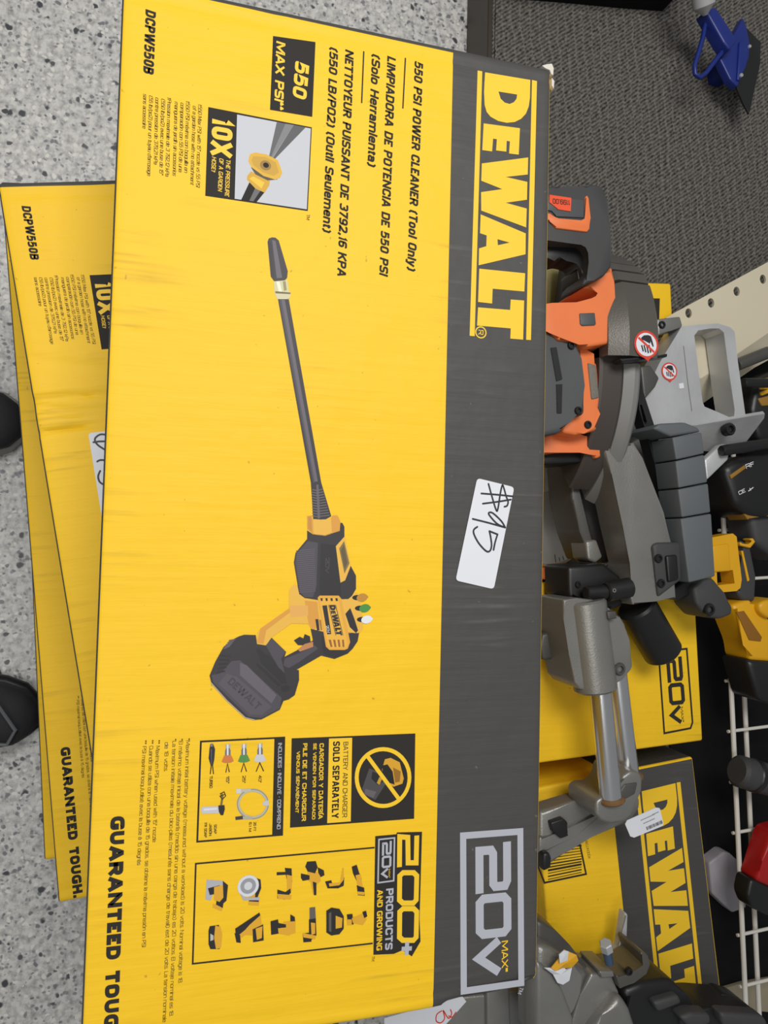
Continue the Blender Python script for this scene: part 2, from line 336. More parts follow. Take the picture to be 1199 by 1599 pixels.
# ------------------------------------------------------------------ more materials
M_BOLT = mat('black_bolt', (30, 30, 31), 0.35)
M_GREY = mat('cast_grey', (138, 137, 133), 0.36, 0.45, 0.16, 22, 0.15, 400)
M_DGREY = mat('dark_casting', (84, 83, 80), 0.45, 0.25, 0.18, 25, 0.1, 300)
M_GUARD = mat('guard_grey', (94, 91, 85), 0.33, 0.25, 0.08, 25, 0.1, 500)
M_GUARD2 = mat('guard_pale_grey', (124, 124, 122), 0.45, 0.1, 0.05, 20)
M_MAROON = mat('guard_side', (70, 63, 60), 0.55, 0, 0.08, 25)
M_ORG = mat('orange_plastic', (236, 126, 70), 0.42, 0, 0.05, 30, 0.08, 700)
M_RUB = mat('black_rubber', (62, 62, 63), 0.6, 0, 0.06, 40, 0.12, 900)
M_BLKP = mat('black_plastic', (28, 28, 29), 0.4, 0, 0.1, 30)
M_MOTOR = mat('motor_grey', (78, 80, 82), 0.5, 0, 0.05, 30, 0.1, 700)
M_COVER = mat('cover_grey', (92, 97, 100), 0.55, 0, 0.04, 30, 0.15, 900)
M_SILV = mat('bare_aluminium', (196, 197, 198), 0.40, 0.40, 0.24, 16, 0.12, 200)
M_CHROME = mat('chrome', (232, 232, 234), 0.2, 0.96)
M_RUST = mat('rusty_grease', (120, 88, 52), 0.8, 0, 0.3, 200)
M_WHITE = mat('white_paper', (222, 224, 230), 0.55, 0, 0.03, 40)
M_RED = mat('red_print', (214, 62, 44), 0.5)
M_PEN = mat('marker_pen', (40, 38, 44), 0.5)
M_BEIGE = mat('beige_enamel', (206, 196, 172), 0.42, 0, 0.05, 8, 0.05, 60)
M_WIRE = mat('white_wire', (216, 212, 204), 0.4)
M_TOOLY = mat('yellow_plastic', (224, 166, 22), 0.42, 0, 0.05, 30)
M_BLUE = mat('blue_enamel', (26, 44, 122), 0.38, 0, 0.1, 40)

# ------------------------------------------------------------------ floor and carpet
def floor_mat():
    m = bpy.data.materials.new('terrazzo'); m.use_nodes = True; nt = m.node_tree; N = nt.nodes; L = nt.links; b = N['Principled BSDF']
    b.inputs['Roughness'].default_value = 0.4
    tc = N.new('ShaderNodeTexCoord')
    dz = N.new('ShaderNodeTexNoise'); dz.inputs['Scale'].default_value = 60; L.new(tc.outputs['Object'], dz.inputs['Vector'])
    wp = N.new('ShaderNodeMix'); wp.data_type = 'RGBA'; wp.blend_type = 'LINEAR_LIGHT'; wp.inputs[0].default_value = 0.006
    L.new(tc.outputs['Object'], wp.inputs[6]); L.new(dz.outputs['Color'], wp.inputs[7])
    base = N.new('ShaderNodeTexNoise'); base.inputs['Scale'].default_value = 95; base.inputs['Detail'].default_value = 5; base.inputs['Roughness'].default_value = 0.65
    L.new(tc.outputs['Object'], base.inputs['Vector'])
    cr = N.new('ShaderNodeValToRGB'); e = cr.color_ramp.elements
    e[0].position = 0.33; e[0].color = lin((152, 152, 150)); e[1].position = 0.58; e[1].color = lin((210, 208, 203))
    L.new(base.outputs['Fac'], cr.inputs[0]); prev = cr.outputs[0]
    for sc, frac, thr, col in ((105, 0.22, 0.42, (122, 123, 127)), (160, 0.28, 0.46, (140, 141, 143)), (120, 0.22, 0.5, (222, 219, 212)), (80, 0.12, 0.36, (84, 86, 90)), (66, 0.10, 0.40, (66, 68, 72))):
        v = N.new('ShaderNodeTexVoronoi'); v.inputs['Scale'].default_value = sc; L.new(wp.outputs[2], v.inputs['Vector'])
        sp = N.new('ShaderNodeSeparateColor'); L.new(v.outputs['Color'], sp.inputs[0])
        c1 = N.new('ShaderNodeMath'); c1.operation = 'LESS_THAN'; c1.inputs[1].default_value = frac; L.new(sp.outputs[0], c1.inputs[0])
        c2 = N.new('ShaderNodeMapRange'); c2.inputs[1].default_value = thr; c2.inputs[2].default_value = thr * 0.65; L.new(v.outputs['Distance'], c2.inputs[0])
        mu = N.new('ShaderNodeMath'); mu.operation = 'MULTIPLY'; L.new(c1.outputs[0], mu.inputs[0]); L.new(c2.outputs[0], mu.inputs[1])
        m_ = N.new('ShaderNodeMix'); m_.data_type = 'RGBA'; m_.inputs[7].default_value = lin(col); L.new(prev, m_.inputs[6]); L.new(mu.outputs[0], m_.inputs[0]); prev = m_.outputs[2]
    L.new(prev, b.inputs['Base Color'])
    return m
bm = bmesh.new(); add_box(bm, (0, 0.2, -0.02), 5, 4, 0.04)
tag(obj('floor', bm, floor_mat(), None, 0), kind='structure')

def carpet_mat():
    m = bpy.data.materials.new('ribbed_carpet'); m.use_nodes = True; nt = m.node_tree; N = nt.nodes; L = nt.links; b = N['Principled BSDF']
    b.inputs['Roughness'].default_value = 0.95; b.inputs['Specular IOR Level'].default_value = 0.1
    tc = N.new('ShaderNodeTexCoord')
    def wave(rot, scale, dist):
        mp = N.new('ShaderNodeMapping'); mp.inputs['Rotation'].default_value = (0, 0, rot); L.new(tc.outputs['Object'], mp.inputs['Vector'])
        wv = N.new('ShaderNodeTexWave'); wv.inputs['Scale'].default_value = scale; wv.inputs['Distortion'].default_value = dist
        wv.inputs['Detail'].default_value = 3; wv.inputs['Detail Scale'].default_value = 2.0; L.new(mp.outputs[0], wv.inputs['Vector']); return wv.outputs['Fac']
    wz = N.new('ShaderNodeTexNoise'); wz.inputs['Scale'].default_value = 22; L.new(tc.outputs['Object'], wz.inputs['Vector'])
    wm = N.new('ShaderNodeMix'); wm.data_type = 'RGBA'; wm.blend_type = 'LINEAR_LIGHT'; wm.inputs[0].default_value = 0.008; L.new(tc.outputs['Object'], wm.inputs[6]); L.new(wz.outputs['Color'], wm.inputs[7])
    rm = N.new('ShaderNodeMapping'); rm.inputs['Rotation'].default_value = (0, 0, math.radians(-97)); L.new(wm.outputs[2], rm.inputs['Vector'])
    sx = N.new('ShaderNodeSeparateXYZ'); L.new(rm.outputs[0], sx.inputs[0])
    sc_ = N.new('ShaderNodeMath'); sc_.operation = 'MULTIPLY'; sc_.inputs[1].default_value = 1 / 0.0175; L.new(sx.outputs[0], sc_.inputs[0])
    fl_ = N.new('ShaderNodeMath'); fl_.operation = 'FLOOR'; L.new(sc_.outputs[0], fl_.inputs[0])
    wn = N.new('ShaderNodeTexWhiteNoise'); wn.noise_dimensions = '1D'; L.new(fl_.outputs[0], wn.inputs['W'])
    ph = N.new('ShaderNodeMath'); ph.operation = 'MULTIPLY'; ph.inputs[1].default_value = 6.28; L.new(wn.outputs['Value'], ph.inputs[0])
    a = wave(math.radians(-40), 52, 2.2); L.new(ph.outputs[0], a.node.inputs['Phase Offset'])
    fr = N.new('ShaderNodeMath'); fr.operation = 'PINGPONG'; fr.inputs[1].default_value = 0.5; L.new(sc_.outputs[0], fr.inputs[0])
    rr = N.new('ShaderNodeMapRange'); rr.inputs[1].default_value = 0.0; rr.inputs[2].default_value = 0.16; rr.inputs[3].default_value = 1.0; rr.inputs[4].default_value = 0.25; L.new(fr.outputs[0], rr.inputs[0]); r = rr.outputs[0]
    no = N.new('ShaderNodeTexNoise'); no.inputs['Scale'].default_value = 150; no.inputs['Detail'].default_value = 4; L.new(tc.outputs['Object'], no.inputs['Vector'])
    s1 = N.new('ShaderNodeMath'); s1.operation = 'MULTIPLY'; L.new(a, s1.inputs[0]); s1.inputs[1].default_value = 0.30
    s2 = N.new('ShaderNodeMath'); s2.operation = 'MULTIPLY_ADD'; L.new(r, s2.inputs[0]); s2.inputs[1].default_value = 0.22; L.new(s1.outputs[0], s2.inputs[2])
    s3 = N.new('ShaderNodeMath'); s3.operation = 'MULTIPLY_ADD'; L.new(no.outputs['Fac'], s3.inputs[0]); s3.inputs[1].default_value = 0.95; L.new(s2.outputs[0], s3.inputs[2])
    cr = N.new('ShaderNodeValToRGB'); e = cr.color_ramp.elements
    e[0].position = 0.40; e[0].color = lin((40, 39, 38)); e[1].position = 0.98; e[1].color = lin((124, 120, 114)); L.new(s3.outputs[0], cr.inputs[0])
    L.new(cr.outputs[0], b.inputs['Base Color'])
    bp = N.new('ShaderNodeBump'); bp.inputs['Strength'].default_value = 0.6; bp.inputs['Distance'].default_value = 0.003; L.new(s3.outputs[0], bp.inputs['Height']); L.new(bp.outputs[0], b.inputs['Normal'])
    return m
PZ = 0.10                                                   # height of the carpeted riser
rs = thing('display_platform', 'low riser covered in dark grey ribbed carpet under the power tools', 'platform', (0, 0.9, 0))
bm = bmesh.new(); add_box(bm, (0.05, 0.367 + 0.85, PZ / 2), 3.6, 1.7, PZ, bevel=0.004)
obj('carpet', bm, carpet_mat(), rs)
bm = bmesh.new(); add_box(bm, (0.05, 0.361, PZ / 2), 3.6, 0.010, PZ - 0.002, bevel=0.002)
tag(obj('edge_trim', bm, mat('brown_trim', (58, 50, 42), 0.5), rs), 'dark brown edge strip')

# ------------------------------------------------------------------ the cartons
W, H, T = 0.84, 0.37904, 0.162
YB = 0.0915
TOP = 3 * T + T                                             # top of the upper carton above the floor (four tall)
def carton_body(name, parent, x1bump=None, band=True, dents=()):
    nx, ny = 280, 40
    xs = [i / nx for i in range(nx + 1)]; ys = [-H / 2 + (YB + H / 2) * j / 28 for j in range(29)] + [YB + (H / 2 - YB) * j / 12 for j in range(1, 13)]
    # finer near the rims
    xs = [0, .002, .004, .007, .011, .016, .022] + [x for x in xs if 0.03 < x < 0.97] + [.978, .984, .989, .993, .996, .998, 1]
    ys = [-H / 2, -H / 2 + .0015, -H / 2 + .0035] + [y for y in ys[1:-1]] + [H / 2 - .0035, H / 2 - .0015, H / 2]
    bm = bmesh.new(); g = []
    def xe(y): return W / 2 + (x1bump(y) if x1bump else 0)
    for x in xs:
        row = []
        for y in ys:
            X = -W / 2 + x * (xe(y) + W / 2)
            dx = min(X + W / 2, xe(y) - X); dy = min(y + H / 2, H / 2 - y)
            z = T
            for d, r in ((dx, 0.007), (dy, 0.0035)):
                if d < r: z -= r * 0.8 * (1 - math.sqrt(max(0, 1 - (1 - d / r) ** 2)))
            z -= 0.0012 * math.exp(-((dx - 0.0125) / 0.0022) ** 2)          # score line of the end flaps
            for ax, ay, bx, by, wd, dp in dents:
                a = Vector((ax, ay)); b = Vector((bx, by)); p = Vector((X, y)); t = max(0, min(1, (p - a).dot(b - a) / (b - a).length_squared))
                z -= dp * math.exp(-((p - a - (b - a) * t).length / wd) ** 2)
            row.append(bm.verts.new((X, y, z)))
        g.append(row)
    for i in range(len(xs) - 1):
        for j in range(len(ys) - 1):
            f = bm.faces.new((g[i][j], g[i + 1][j], g[i + 1][j + 1], g[i][j + 1]))
            f.material_index = 1 if ((band and ys[j] > YB - 1e-5 and ys[j] < H / 2 - .0030) or i < 3 or j == 0) else 0
    rim = [g[i][0] for i in range(len(xs))] + [g[-1][j] for j in range(1, len(ys))] + [g[i][-1] for i in range(len(xs) - 2, -1, -1)] + [g[0][j] for j in range(len(ys) - 2, 0, -1)]
    lows = []
    for lv in (0.75, 0.4, 0.0):
        s = 1.0 - (0.004 if lv == 0 else 0)
        lows.append([bm.verts.new((v.co.x * s, v.co.y * s, 0.0018 + (T - .0018) * lv)) for v in rim])
    prev = rim; n = len(rim)
    for lo in lows:
        for k in range(n):
            f = bm.faces.new((prev[k], lo[k], lo[(k + 1) % n], prev[(k + 1) % n])); c = f.calc_center_median()
            f.material_index = 0 if c.y > H / 2 - 0.004 else 1
        prev = lo
    bm.faces.new(prev)
    bmesh.ops.recalc_face_normals(bm, faces=bm.faces[:])
    me = bpy.data.meshes.new(name); bm.to_mesh(me); bm.free()
    o = bpy.data.objects.new(name, me); C.objects.link(o); me.materials.append(YEL); me.materials.append(BLK)
    me.polygons.foreach_set('use_smooth', [True] * len(me.polygons)); me.set_sharp_from_angle(angle=math.radians(50))
    o.parent = parent; BASE[o] = BASE[parent]; return o

# everything printed on the main carton is measured on its own face
def L1(u, v): p = at(u, v, TOP); return Vector((p.x, p.y))
def Ls(f, pts): return [L1(*f(*p)) for p in pts]
PX = 0.00052                                                # metres per pixel on that face (average)
def pxm(n, u=500, v=800): return n * ((L1(u + 1, v) - L1(u, v)).length)
z1 = lambda x, y: (180 + x / 3.1553, y / 3.1553)
z2 = lambda x, y: (500 + x / 3.1973, 50 + y / 3.1973)
z3 = lambda x, y: (320 + x / 3.1967, 350 + y / 3.1967)
z4 = lambda x, y: (310 + x / 3.8677, 780 + y / 3.8677)
z5 = lambda x, y: (280 + x / 3.1553, 1130 + y / 3.1553)
z6 = lambda x, y: (280 + x / 2.0672, 1290 + y / 2.0672)
z7 = lambda x, y: (60 + x / 3.2037, 1100 + y / 3.2037)
z8 = lambda x, y: (680 + x / 6.3105, 720 + y / 6.3105)

# ---- the wordmark in its own unit frame (s along the word, t across it)
WM = dict(
    D=[(822, 202), (1048, 240), (1046, 330), (1040, 372), (1026, 408), (1002, 434), (970, 450), (930, 454), (888, 445), (850, 424), (830, 400), (820, 365), (817, 300)],
    Dh=[(889, 298), (982, 313), (979, 334), (966, 351), (945, 360), (920, 353), (900, 334)],
    E=[(815, 457), (996, 481), (990, 613), (942, 607), (946, 547), (930, 544), (928, 598), (877, 592), (881, 536), (862, 533), (857, 597), (808, 590)],
    W=[(1037, 627), (1035, 712), (925, 724), (1033, 749), (1031, 838), (925, 853), (1030, 882), (1027, 976), (803, 892), (802, 800), (908, 785), (803, 743), (806, 657)],
    A=[(800, 911), (1025, 1006), (1024, 1110), (790, 1165), (792, 1081), (828, 1070), (830, 1016), (797, 1005)],
    Ah=[(884, 1035), (945, 1052), (886, 1065)],
    L=[(1022, 1205), (1018, 1296), (860, 1282), (857, 1356), (787, 1348), (793, 1182)],
    T=[(1017, 1341), (1012, 1536), (948, 1531), (950, 1480), (782, 1466), (787, 1375), (947, 1388), (950, 1336)],
    b1=[(785, 193), (808, 197), (770, 1519), (745, 1517)], b2=[(1056, 240), (1081, 246), (1051, 1538), (1027, 1537)])
_O = L1(*z2(785, 193)); _S = L1(*z2(745, 1517)) - _O; _Tv = L1(*z2(1081, 246)) - _O
def unit(p):
    q = L1(*z2(*p)) - _O; d = _S.x * _Tv.y - _S.y * _Tv.x
    return ((q.x * _Tv.y - q.y * _Tv.x) / d, (_S.x * q.y - _S.y * q.x) / d)
WMU = {k: [unit(p) for p in v] for k, v in WM.items()}
def wordmark(I, o, s, t, m, bars=True):
    f = lambda k: [o + s * a + t * b for a, b in WMU[k]]
    I.n += 1; n = I.n
    for k in 'DEWALT': I.poly(f(k), m, [f(k + 'h')] if k + 'h' in WMU else [], lay=n)
    if bars: I.poly(f('b1'), m, lay=n); I.poly(f('b2'), m, lay=n)

# ---- the squared voltage emblem in a unit frame (frame 0..1 along, 0..1 up)
_Oe = L1(*z6(905, 20)); _Se = L1(*z6(907, 545)) - _Oe; _Te = L1(*z6(1110, 5)) - _Oe
def emblem(I, o, s, t, m, mx, frame=True, maxm=None, fw=0.095):
    U = lambda a, b: o + s * a + t * b
    tl = t.length; sl = s.length
    if frame: I.line([U(0.022, .05), U(0.022, .95), U(0.975, .95), U(0.978, .05)], fw * tl, m, True)
    wd = 0.125 * tl
    I.line([U(.08, .735), U(.325, .735), U(.355, .70), U(.355, .55), U(.335, .515), U(.15, .515), U(.125, .48), U(.125, .33), U(.125, .30), U(.39, .30)], wd, m)
    I.line([U(.425, .36), U(.425, .68), U(.45, .735), U(.62, .735), U(.645, .68), U(.645, .36), U(.62, .30), U(.45, .30)], wd, m, True)
    I.line([U(.69, .60), U(.79, .28), U(.89, .60)], wd * 0.95, m)
    if mx: I.text('MAX*', U(.70, .64), U(.895, .64), 0.10 * tl, maxm or m, 0.03)

def new_ink(): return Ink(T)
def carton_prints(root):
    I = new_ink(); wordmark(I, _O, _S, _Tv, YINK)
    c = L1(*z2(801, 1500)); I.disc(c, .0055, .0055, YINK, hole=.8); I.text('R', c + Vector((-.0022, -.0025)), c + Vector((.0022, -.0025)), .005, YINK, .02)
    tag(I.build('brand_lettering', root), 'yellow wordmark between two bars on the black band')
    I = new_ink(); emblem(I, _Oe, _Se, _Te, SINK, True, maxm=YINK)
    I.text('TM', L1(812, 1541), L1(808, 1551), .0036, SINK, .02)
    tag(I.build('voltage_emblem', root), 'silver framed voltage emblem on the black band')
    # titles
    I = new_ink(); B = dict(bold=.056, shear=.18)
    for s, a, b, cp in (("550 PSI POWER CLEANER (Tool Only)", (647.3, 94.7), (635.5, 421), 13.2), ("LIMPIADORA DE POTENCIA DE 550 PSI", (604.6, 87), (592.0, 428.5), 13.2), ("(Solo Herramienta)", (580.5, 83.5), (573.5, 258), 13.2),
                        ("NETTOYEUR PUISSANT DE 3792,16 KPA", (539, 76.8), (526.4, 430), 13.2), ("(550 LB/PO2) (Outil Seulement)", (514.6, 72.8), (503.7, 361), 13.2)):
        I.text(s, L1(*a), L1(*b), pxm(cp, *a), INK, **B)
    I.line([L1(632.8, 90.7), L1(628.8, 169.5)], .0012, INK); I.line([L1(567.8, 80.3), L1(564.5, 161)], .0012, INK)
    I.build('product_title', root)
    I = new_ink(); I.text('DCPW550B', L1(227.3, 14.2), L1(223.6, 113.2), pxm(16.2, 227, 60), INK, .062, .14); I.build('model_number', root)
    I = new_ink(); I.text('GUARANTEED TOUGH.', L1(172.6, 1275.5), L1(160.8, 1640), pxm(22.5, 170, 1400), INK, .095, 0); I.build('slogan', root)
    # pressure badges
    I = new_ink(); I.poly(Ls(z1, [(777, 178), (986, 208), (970, 576), (762, 541)]), INK)
    I.text('550', L1(461.3, 94.5), L1(456.4, 149.8), pxm(22), YINK, .062, .12); I.text('MAX PSI', L1(431.4, 63.8), L1(428.4, 156.5), pxm(14), YINK, .06, .12)
    I.text('**', L1(428.6, 158), L1(428.3, 170.5), pxm(14.5), YINK, .03)
    I.build('pressure_badge', root)
    I = new_ink(); I.poly(Ls(z1, [(458, 528), (968, 628), (948, 1040), (443, 965)]), INK); I.poly(Ls(z1, [(600, 565), (963, 634), (943, 1032), (588, 980)]), ink(192, 194, 200))
    I.text('10X', L1(331.4, 183), L1(328.8, 241.5), pxm(31), YINK, .062, 0)
    I.text('THE PRESSURE', L1(353.2, 248.8), L1(351, 306), pxm(6.3), YINK, .03, .15); I.text('OF A GARDEN', L1(342.4, 247), L1(340, 298), pxm(6.3), YINK, .03, .15); I.text('HOSE†', L1(331, 244.6), L1(329.8, 268), pxm(6.3), YINK, .03, .15)
    I.text('TM', L1(478.6, 334.5), L1(478, 343), .0028, INK)
    I.poly(Ls(z1, [(795, 603), (838, 610), (760, 790), (748, 812)]), ink(86, 86, 88)); I.poly(Ls(z1, [(838, 610), (880, 617), (756, 806), (750, 814)]), ink(120, 120, 122)); I.poly(Ls(z1, [(880, 617), (938, 628), (757, 814), (752, 816)]), ink(78, 78, 80))
    I.poly(Ls(z1, [(660, 900), (735, 948), (695, 998), (620, 985)]), INK); I.poly(Ls(z1, [(690, 925), (715, 940), (680, 993), (660, 990)]), ink(90, 90, 92))
    I.poly(Ls(z1, [(668, 845), (762, 890), (758, 915), (735, 950), (690, 930), (648, 885), (650, 868)]), ink(205, 158, 20)); I.poly(Ls(z1, [(680, 870), (735, 900), (720, 930), (660, 880)]), ink(236, 190, 40))
    I.poly(Ls(z1, [(668, 825), (800, 885), (750, 890), (690, 860)]), ink(70, 62, 40))
    I.poly(Ls(z1, [(665, 760), (690, 752), (745, 762), (800, 790), (815, 830), (822, 852), (812, 875), (788, 886), (730, 868), (672, 826), (655, 795), (660, 770)]), ink(218, 170, 30))
    I.poly(Ls(z1, [(680, 770), (740, 775), (790, 800), (806, 850), (780, 868), (725, 850), (680, 815), (670, 790)]), ink(196, 152, 34))
    I.disc(L1(*z1(740, 816)), .0042, .0046, ink(150, 112, 26)); I.disc(L1(*z1(742, 815)), .0022, .0024, INK)
    I.build('nozzle_picture', root)
    # small print
    I = new_ink(); sh = dict(bold=.004, shear=.2)
    for s, a, b in (("†550 Max PSI with 15˚ nozzle vs 55 PSI", (309.6, 162), (306, 291.6)), ("of a garden hose with no attachment", (301, 165), (297, 288)), ("†550 PSI máxima con boquilla en", (290.6, 157), (287.6, 269)),
                    ("comparación con 55 PSI de una", (281.8, 160), (278.8, 268)), ("manguera de jardín sin accesorios", (272.6, 158.5), (269.5, 274)), ("†Pression maximale de 3 792,12 kPa", (261.6, 151.5), (258, 275)),
                    ("(550 lb/po2) avec une buse de 15°", (252, 154), (248.8, 272)), ("contre pression de 379,21 kPa", (242.6, 152), (240, 256)), ("(55 lb/po2) pour un tuyau d'arrosage", (233, 149), (229.8, 274)), ("sans accessoire", (223.6, 146.4), (222.3, 200))):
        I.text(s, L1(*a), L1(*b), pxm(5.9, *a), INK, **sh)
    I.build('pressure_footnotes', root); I = new_ink()
    sh = dict(bold=.004, shear=0)
    for s, a, b in (("*Maximum initial battery voltage (measured without a workload) is 20 volts. Nominal voltage is 18.", (290.6, 1153), (278.3, 1535.5)),
                    ("*El máximo voltaje inicial de la batería (medido sin una carga de trabajo) es 20 voltios. El voltaje nominal es 18.", (279.6, 1153.7), (264.2, 1587)),
                    ("*La tension initiale maximale du bloc-piles (mesurée sans charge de travail) est de 20 volts. La tension nominale est", (269.4, 1153.7), (253.2, 1612)),
                    ("de 18 volts.", (257.4, 1159), (256, 1204.6)), ("** Maximum PSI when used with 15° nozzle", (243.8, 1155.6), (238, 1315)),
                    ("** Cuando se utiliza con una boquilla de 15 grados, se obtiene la máxima presión en PSI", (233.6, 1155.6), (221.4, 1479)), ("** PSI maximal losqu'utilisé avec la buse à 15 degrés", (223, 1156), (213.9, 1351))):
        I.text(s, L1(*a), L1(*b), pxm(6.0, *a), INK, **sh)
    I.build('battery_footnotes', root)
    # battery notice
    I = new_ink(); I.poly(Ls(z5, [(553, 72), (1162, 48), (1156, 468), (545, 512)]), INK); I.poly(Ls(z5, [(737, 73), (851, 69), (844, 481), (728, 490)]), YINK)
    for s, a, b, cp, m in (("BATTERY AND CHARGER", (808, 90), (802, 462), 7.6, INK), ("SOLD SEPARATELY", (757, 88), (750, 467), 10.8, INK), ("CARGADOR Y BATERÍA", (690, 97), (684, 470), 6.8, YINK), ("SE VENDEN POR SEPARADO", (660, 97), (653, 472), 5, YINK),
                           ("PILE DE ET CHARGEUR", (609, 97), (602, 480), 6.6, YINK), ("VENDUS SÉPARÉMENT", (578, 137), (571, 440), 5, YINK)):
        I.text(s, L1(*z5(*a)), L1(*z5(*b)), pxm(cp), m, .02 if s.startswith('BATT') else .055)
    I.poly(Ls(z5, [(1012, 175), (1040, 168), (1085, 190), (1105, 270), (1098, 295), (1055, 310), (1010, 290), (998, 225)]), ink(214, 160, 40)); I.poly(Ls(z5, [(1000, 205), (1025, 200), (1050, 235), (1060, 300), (1030, 290), (1000, 250)]), ink(24, 22, 22)); I.poly(Ls(z5, [(1052, 215), (1090, 235), (1085, 285), (1062, 290)]), ink(150, 104, 26))
    I.poly(Ls(z5, [(935, 220), (990, 240), (1020, 290), (965, 375), (910, 350), (900, 320)]), ink(74, 70, 72)); I.poly(Ls(z5, [(950, 235), (985, 248), (1005, 285), (975, 300), (945, 270)]), ink(30, 28, 30)); I.poly(Ls(z5, [(915, 320), (970, 335), (955, 365), (912, 345)]), ink(98, 92, 94))
    I.poly(Ls(z5, [(985, 262), (1000, 268), (985, 300), (972, 292)]), ink(196, 150, 40))
    cx = [(1003 + 130 * math.cos(k * math.pi / 20), 265 + 140 * math.sin(k * math.pi / 20)) for k in range(40)]
    I.line(Ls(z5, cx), pxm(6.2), YINK, True); I.line(Ls(z5, [(925, 158), (1082, 372)]), pxm(6), YINK)
    I.build('battery_notice', root)
    # what is included
    I = new_ink(); I.line(Ls(z5, [(106, 88), (517, 68), (506, 547), (88, 581)]), pxm(2.6), INK, True); I.poly(Ls(z5, [(468, 72), (520, 67), (508, 549), (457, 553)]), INK)
    I.text('INCLUDES • INCLUYE • COMPREND', L1(*z5(487, 95)), L1(*z5(480, 520)), pxm(5.6), SINK, .03)
    for cx_, y0, col, sp, lab in ((398, 96, ink(200, 200, 204), 20, '40°'), (319, 98, ink(84, 140, 70), 15, '25°'), (239, 100, ink(206, 120, 56), 10, '15°')):
        I.poly(Ls(z5, [(cx_ - 12, y0 + 4), (cx_ + 12, y0), (cx_ + 12, y0 + 20), (cx_ - 12, y0 + 22)]), ink(170, 170, 172)); I.poly(Ls(z5, [(cx_ - 8, y0 + 20), (cx_ + 8, y0 + 20), (cx_ + 13, y0 + 30), (cx_ + 13, y0 + 55), (cx_ - 14, y0 + 56), (cx_ - 14, y0 + 32)]), ink(110, 110, 114))
        I.poly(Ls(z5, [(cx_ - 5, y0 + 2), (cx_ + 3, y0 + 1), (cx_ + 3, y0 + 55), (cx_ - 5, y0 + 55)]), ink(226, 226, 228))
        I.poly(Ls(z5, [(cx_ - 18, y0 + 56), (cx_ + 16, y0 + 55), (cx_ + 29, y0 + 84), (cx_ + 12, y0 + 92), (cx_ - 16, y0 + 93), (cx_ - 31, y0 + 87)]), col)
        yv = y0 + 96; I.line(Ls(z5, [(cx_ - sp, yv + 44), (cx_ - 2, yv), (cx_ + sp - 3, yv + 42)]), pxm(1.5), INK)
        I.text(lab, L1(*z5(cx_ - 8, y0 + 158)), L1(*z5(cx_ - 9, y0 + 194)), pxm(4.6), INK, .03)
    I.poly(Ls(z5, [(152, 100), (166, 99), (176, 125), (172, 175), (166, 206), (154, 206), (144, 170), (148, 125)]), ink(40, 40, 42)); I.poly(Ls(z5, [(154, 98), (164, 97), (165, 112), (153, 113)]), ink(120, 120, 124)); I.poly(Ls(z5, [(155, 125), (160, 125), (160, 200), (157, 200)]), ink(88, 88, 92))
    I.line(Ls(z5, [(157, 205), (152, 248)]), pxm(1.4), INK); I.line(Ls(z5, [(163, 205), (168, 248)]), pxm(1.4), INK); I.text('TURBO', L1(*z5(149, 258)), L1(*z5(148, 317)), pxm(4.4), INK, .03)
    rg = [(362 + 72 * math.cos(k * math.pi / 16), 395 + 68 * math.sin(k * math.pi / 16)) for k in range(32)]
    I.line(Ls(z5, rg), pxm(4.6), ink(186, 182, 160), True); I.line(Ls(z5, [(362 + 76 * math.cos(k * math.pi / 16), 395 + 72 * math.sin(k * math.pi / 16)) for k in range(32)]), pxm(1.2), ink(140, 136, 116), True)
    I.line(Ls(z5, [(352, 326), (318, 328), (285, 330)]), pxm(4.6), ink(190, 186, 166)); I.poly(Ls(z5, [(280, 322), (303, 320), (304, 342), (281, 343)]), ink(206, 206, 208)); I.line(Ls(z5, [(358, 463), (312, 464)]), pxm(4.4), ink(176, 172, 150)); I.poly(Ls(z5, [(275, 458), (312, 453), (313, 470), (277, 474)]), ink(60, 58, 56)); I.poly(Ls(z5, [(410, 384), (440, 376), (441, 402), (412, 402)]), ink(196, 196, 198))
    I.text('20 FT', L1(*z5(366, 484)), L1(*z5(364, 528)), pxm(3.8), INK, .03); I.text('6.1 M', L1(*z5(343, 485)), L1(*z5(341, 532)), pxm(3.8), INK, .03)
    I.poly(Ls(z5, [(112, 408), (190, 405), (196, 440), (112, 443), (107, 426)]), ink(196, 196, 204)); I.poly(Ls(z5, [(120, 418), (185, 414), (186, 422), (121, 427)]), ink(222, 222, 228))
    I.poly(Ls(z5, [(192, 402), (222, 400), (224, 420), (216, 450), (204, 450), (194, 432)]), ink(34, 34, 36)); I.line(Ls(z5, [(206, 400), (212, 360), (206, 340)]), pxm(3), ink(120, 104, 40)); I.line(Ls(z5, [(200, 345), (220, 335), (228, 355), (212, 372), (200, 356), (222, 348)]), pxm(1.2), INK)
    for k, s in enumerate(('SOAP', 'JABÓN', 'FR SOAP')): I.text(s, L1(*z5(171 - 24 * k, 496 - 4 * k)), L1(*z5(170 - 24 * k, 538 + 14 * k * (1 if k else 0) - (6 if k == 2 else 0)) if k else z5(170, 542)), pxm(3.8), INK, .03)
    I.build('contents_panel', root)
    # range of products
    I = new_ink(); I.line(Ls(z6, [(630, 69), (53, 121), (43, 444), (624, 378)]), pxm(2.4), INK)
    I.poly(Ls(z6, [(632, 32), (700, 26), (702, 20), (783, 18), (775, 300), (778, 372), (750, 420), (720, 400), (692, 412), (626, 415)]), INK)
    y2 = .0043
    I.line(Ls(z6, [(766, 30), (764, 118), (738, 118), (737, 36), (711, 34), (710, 132)]), y2, YINK)
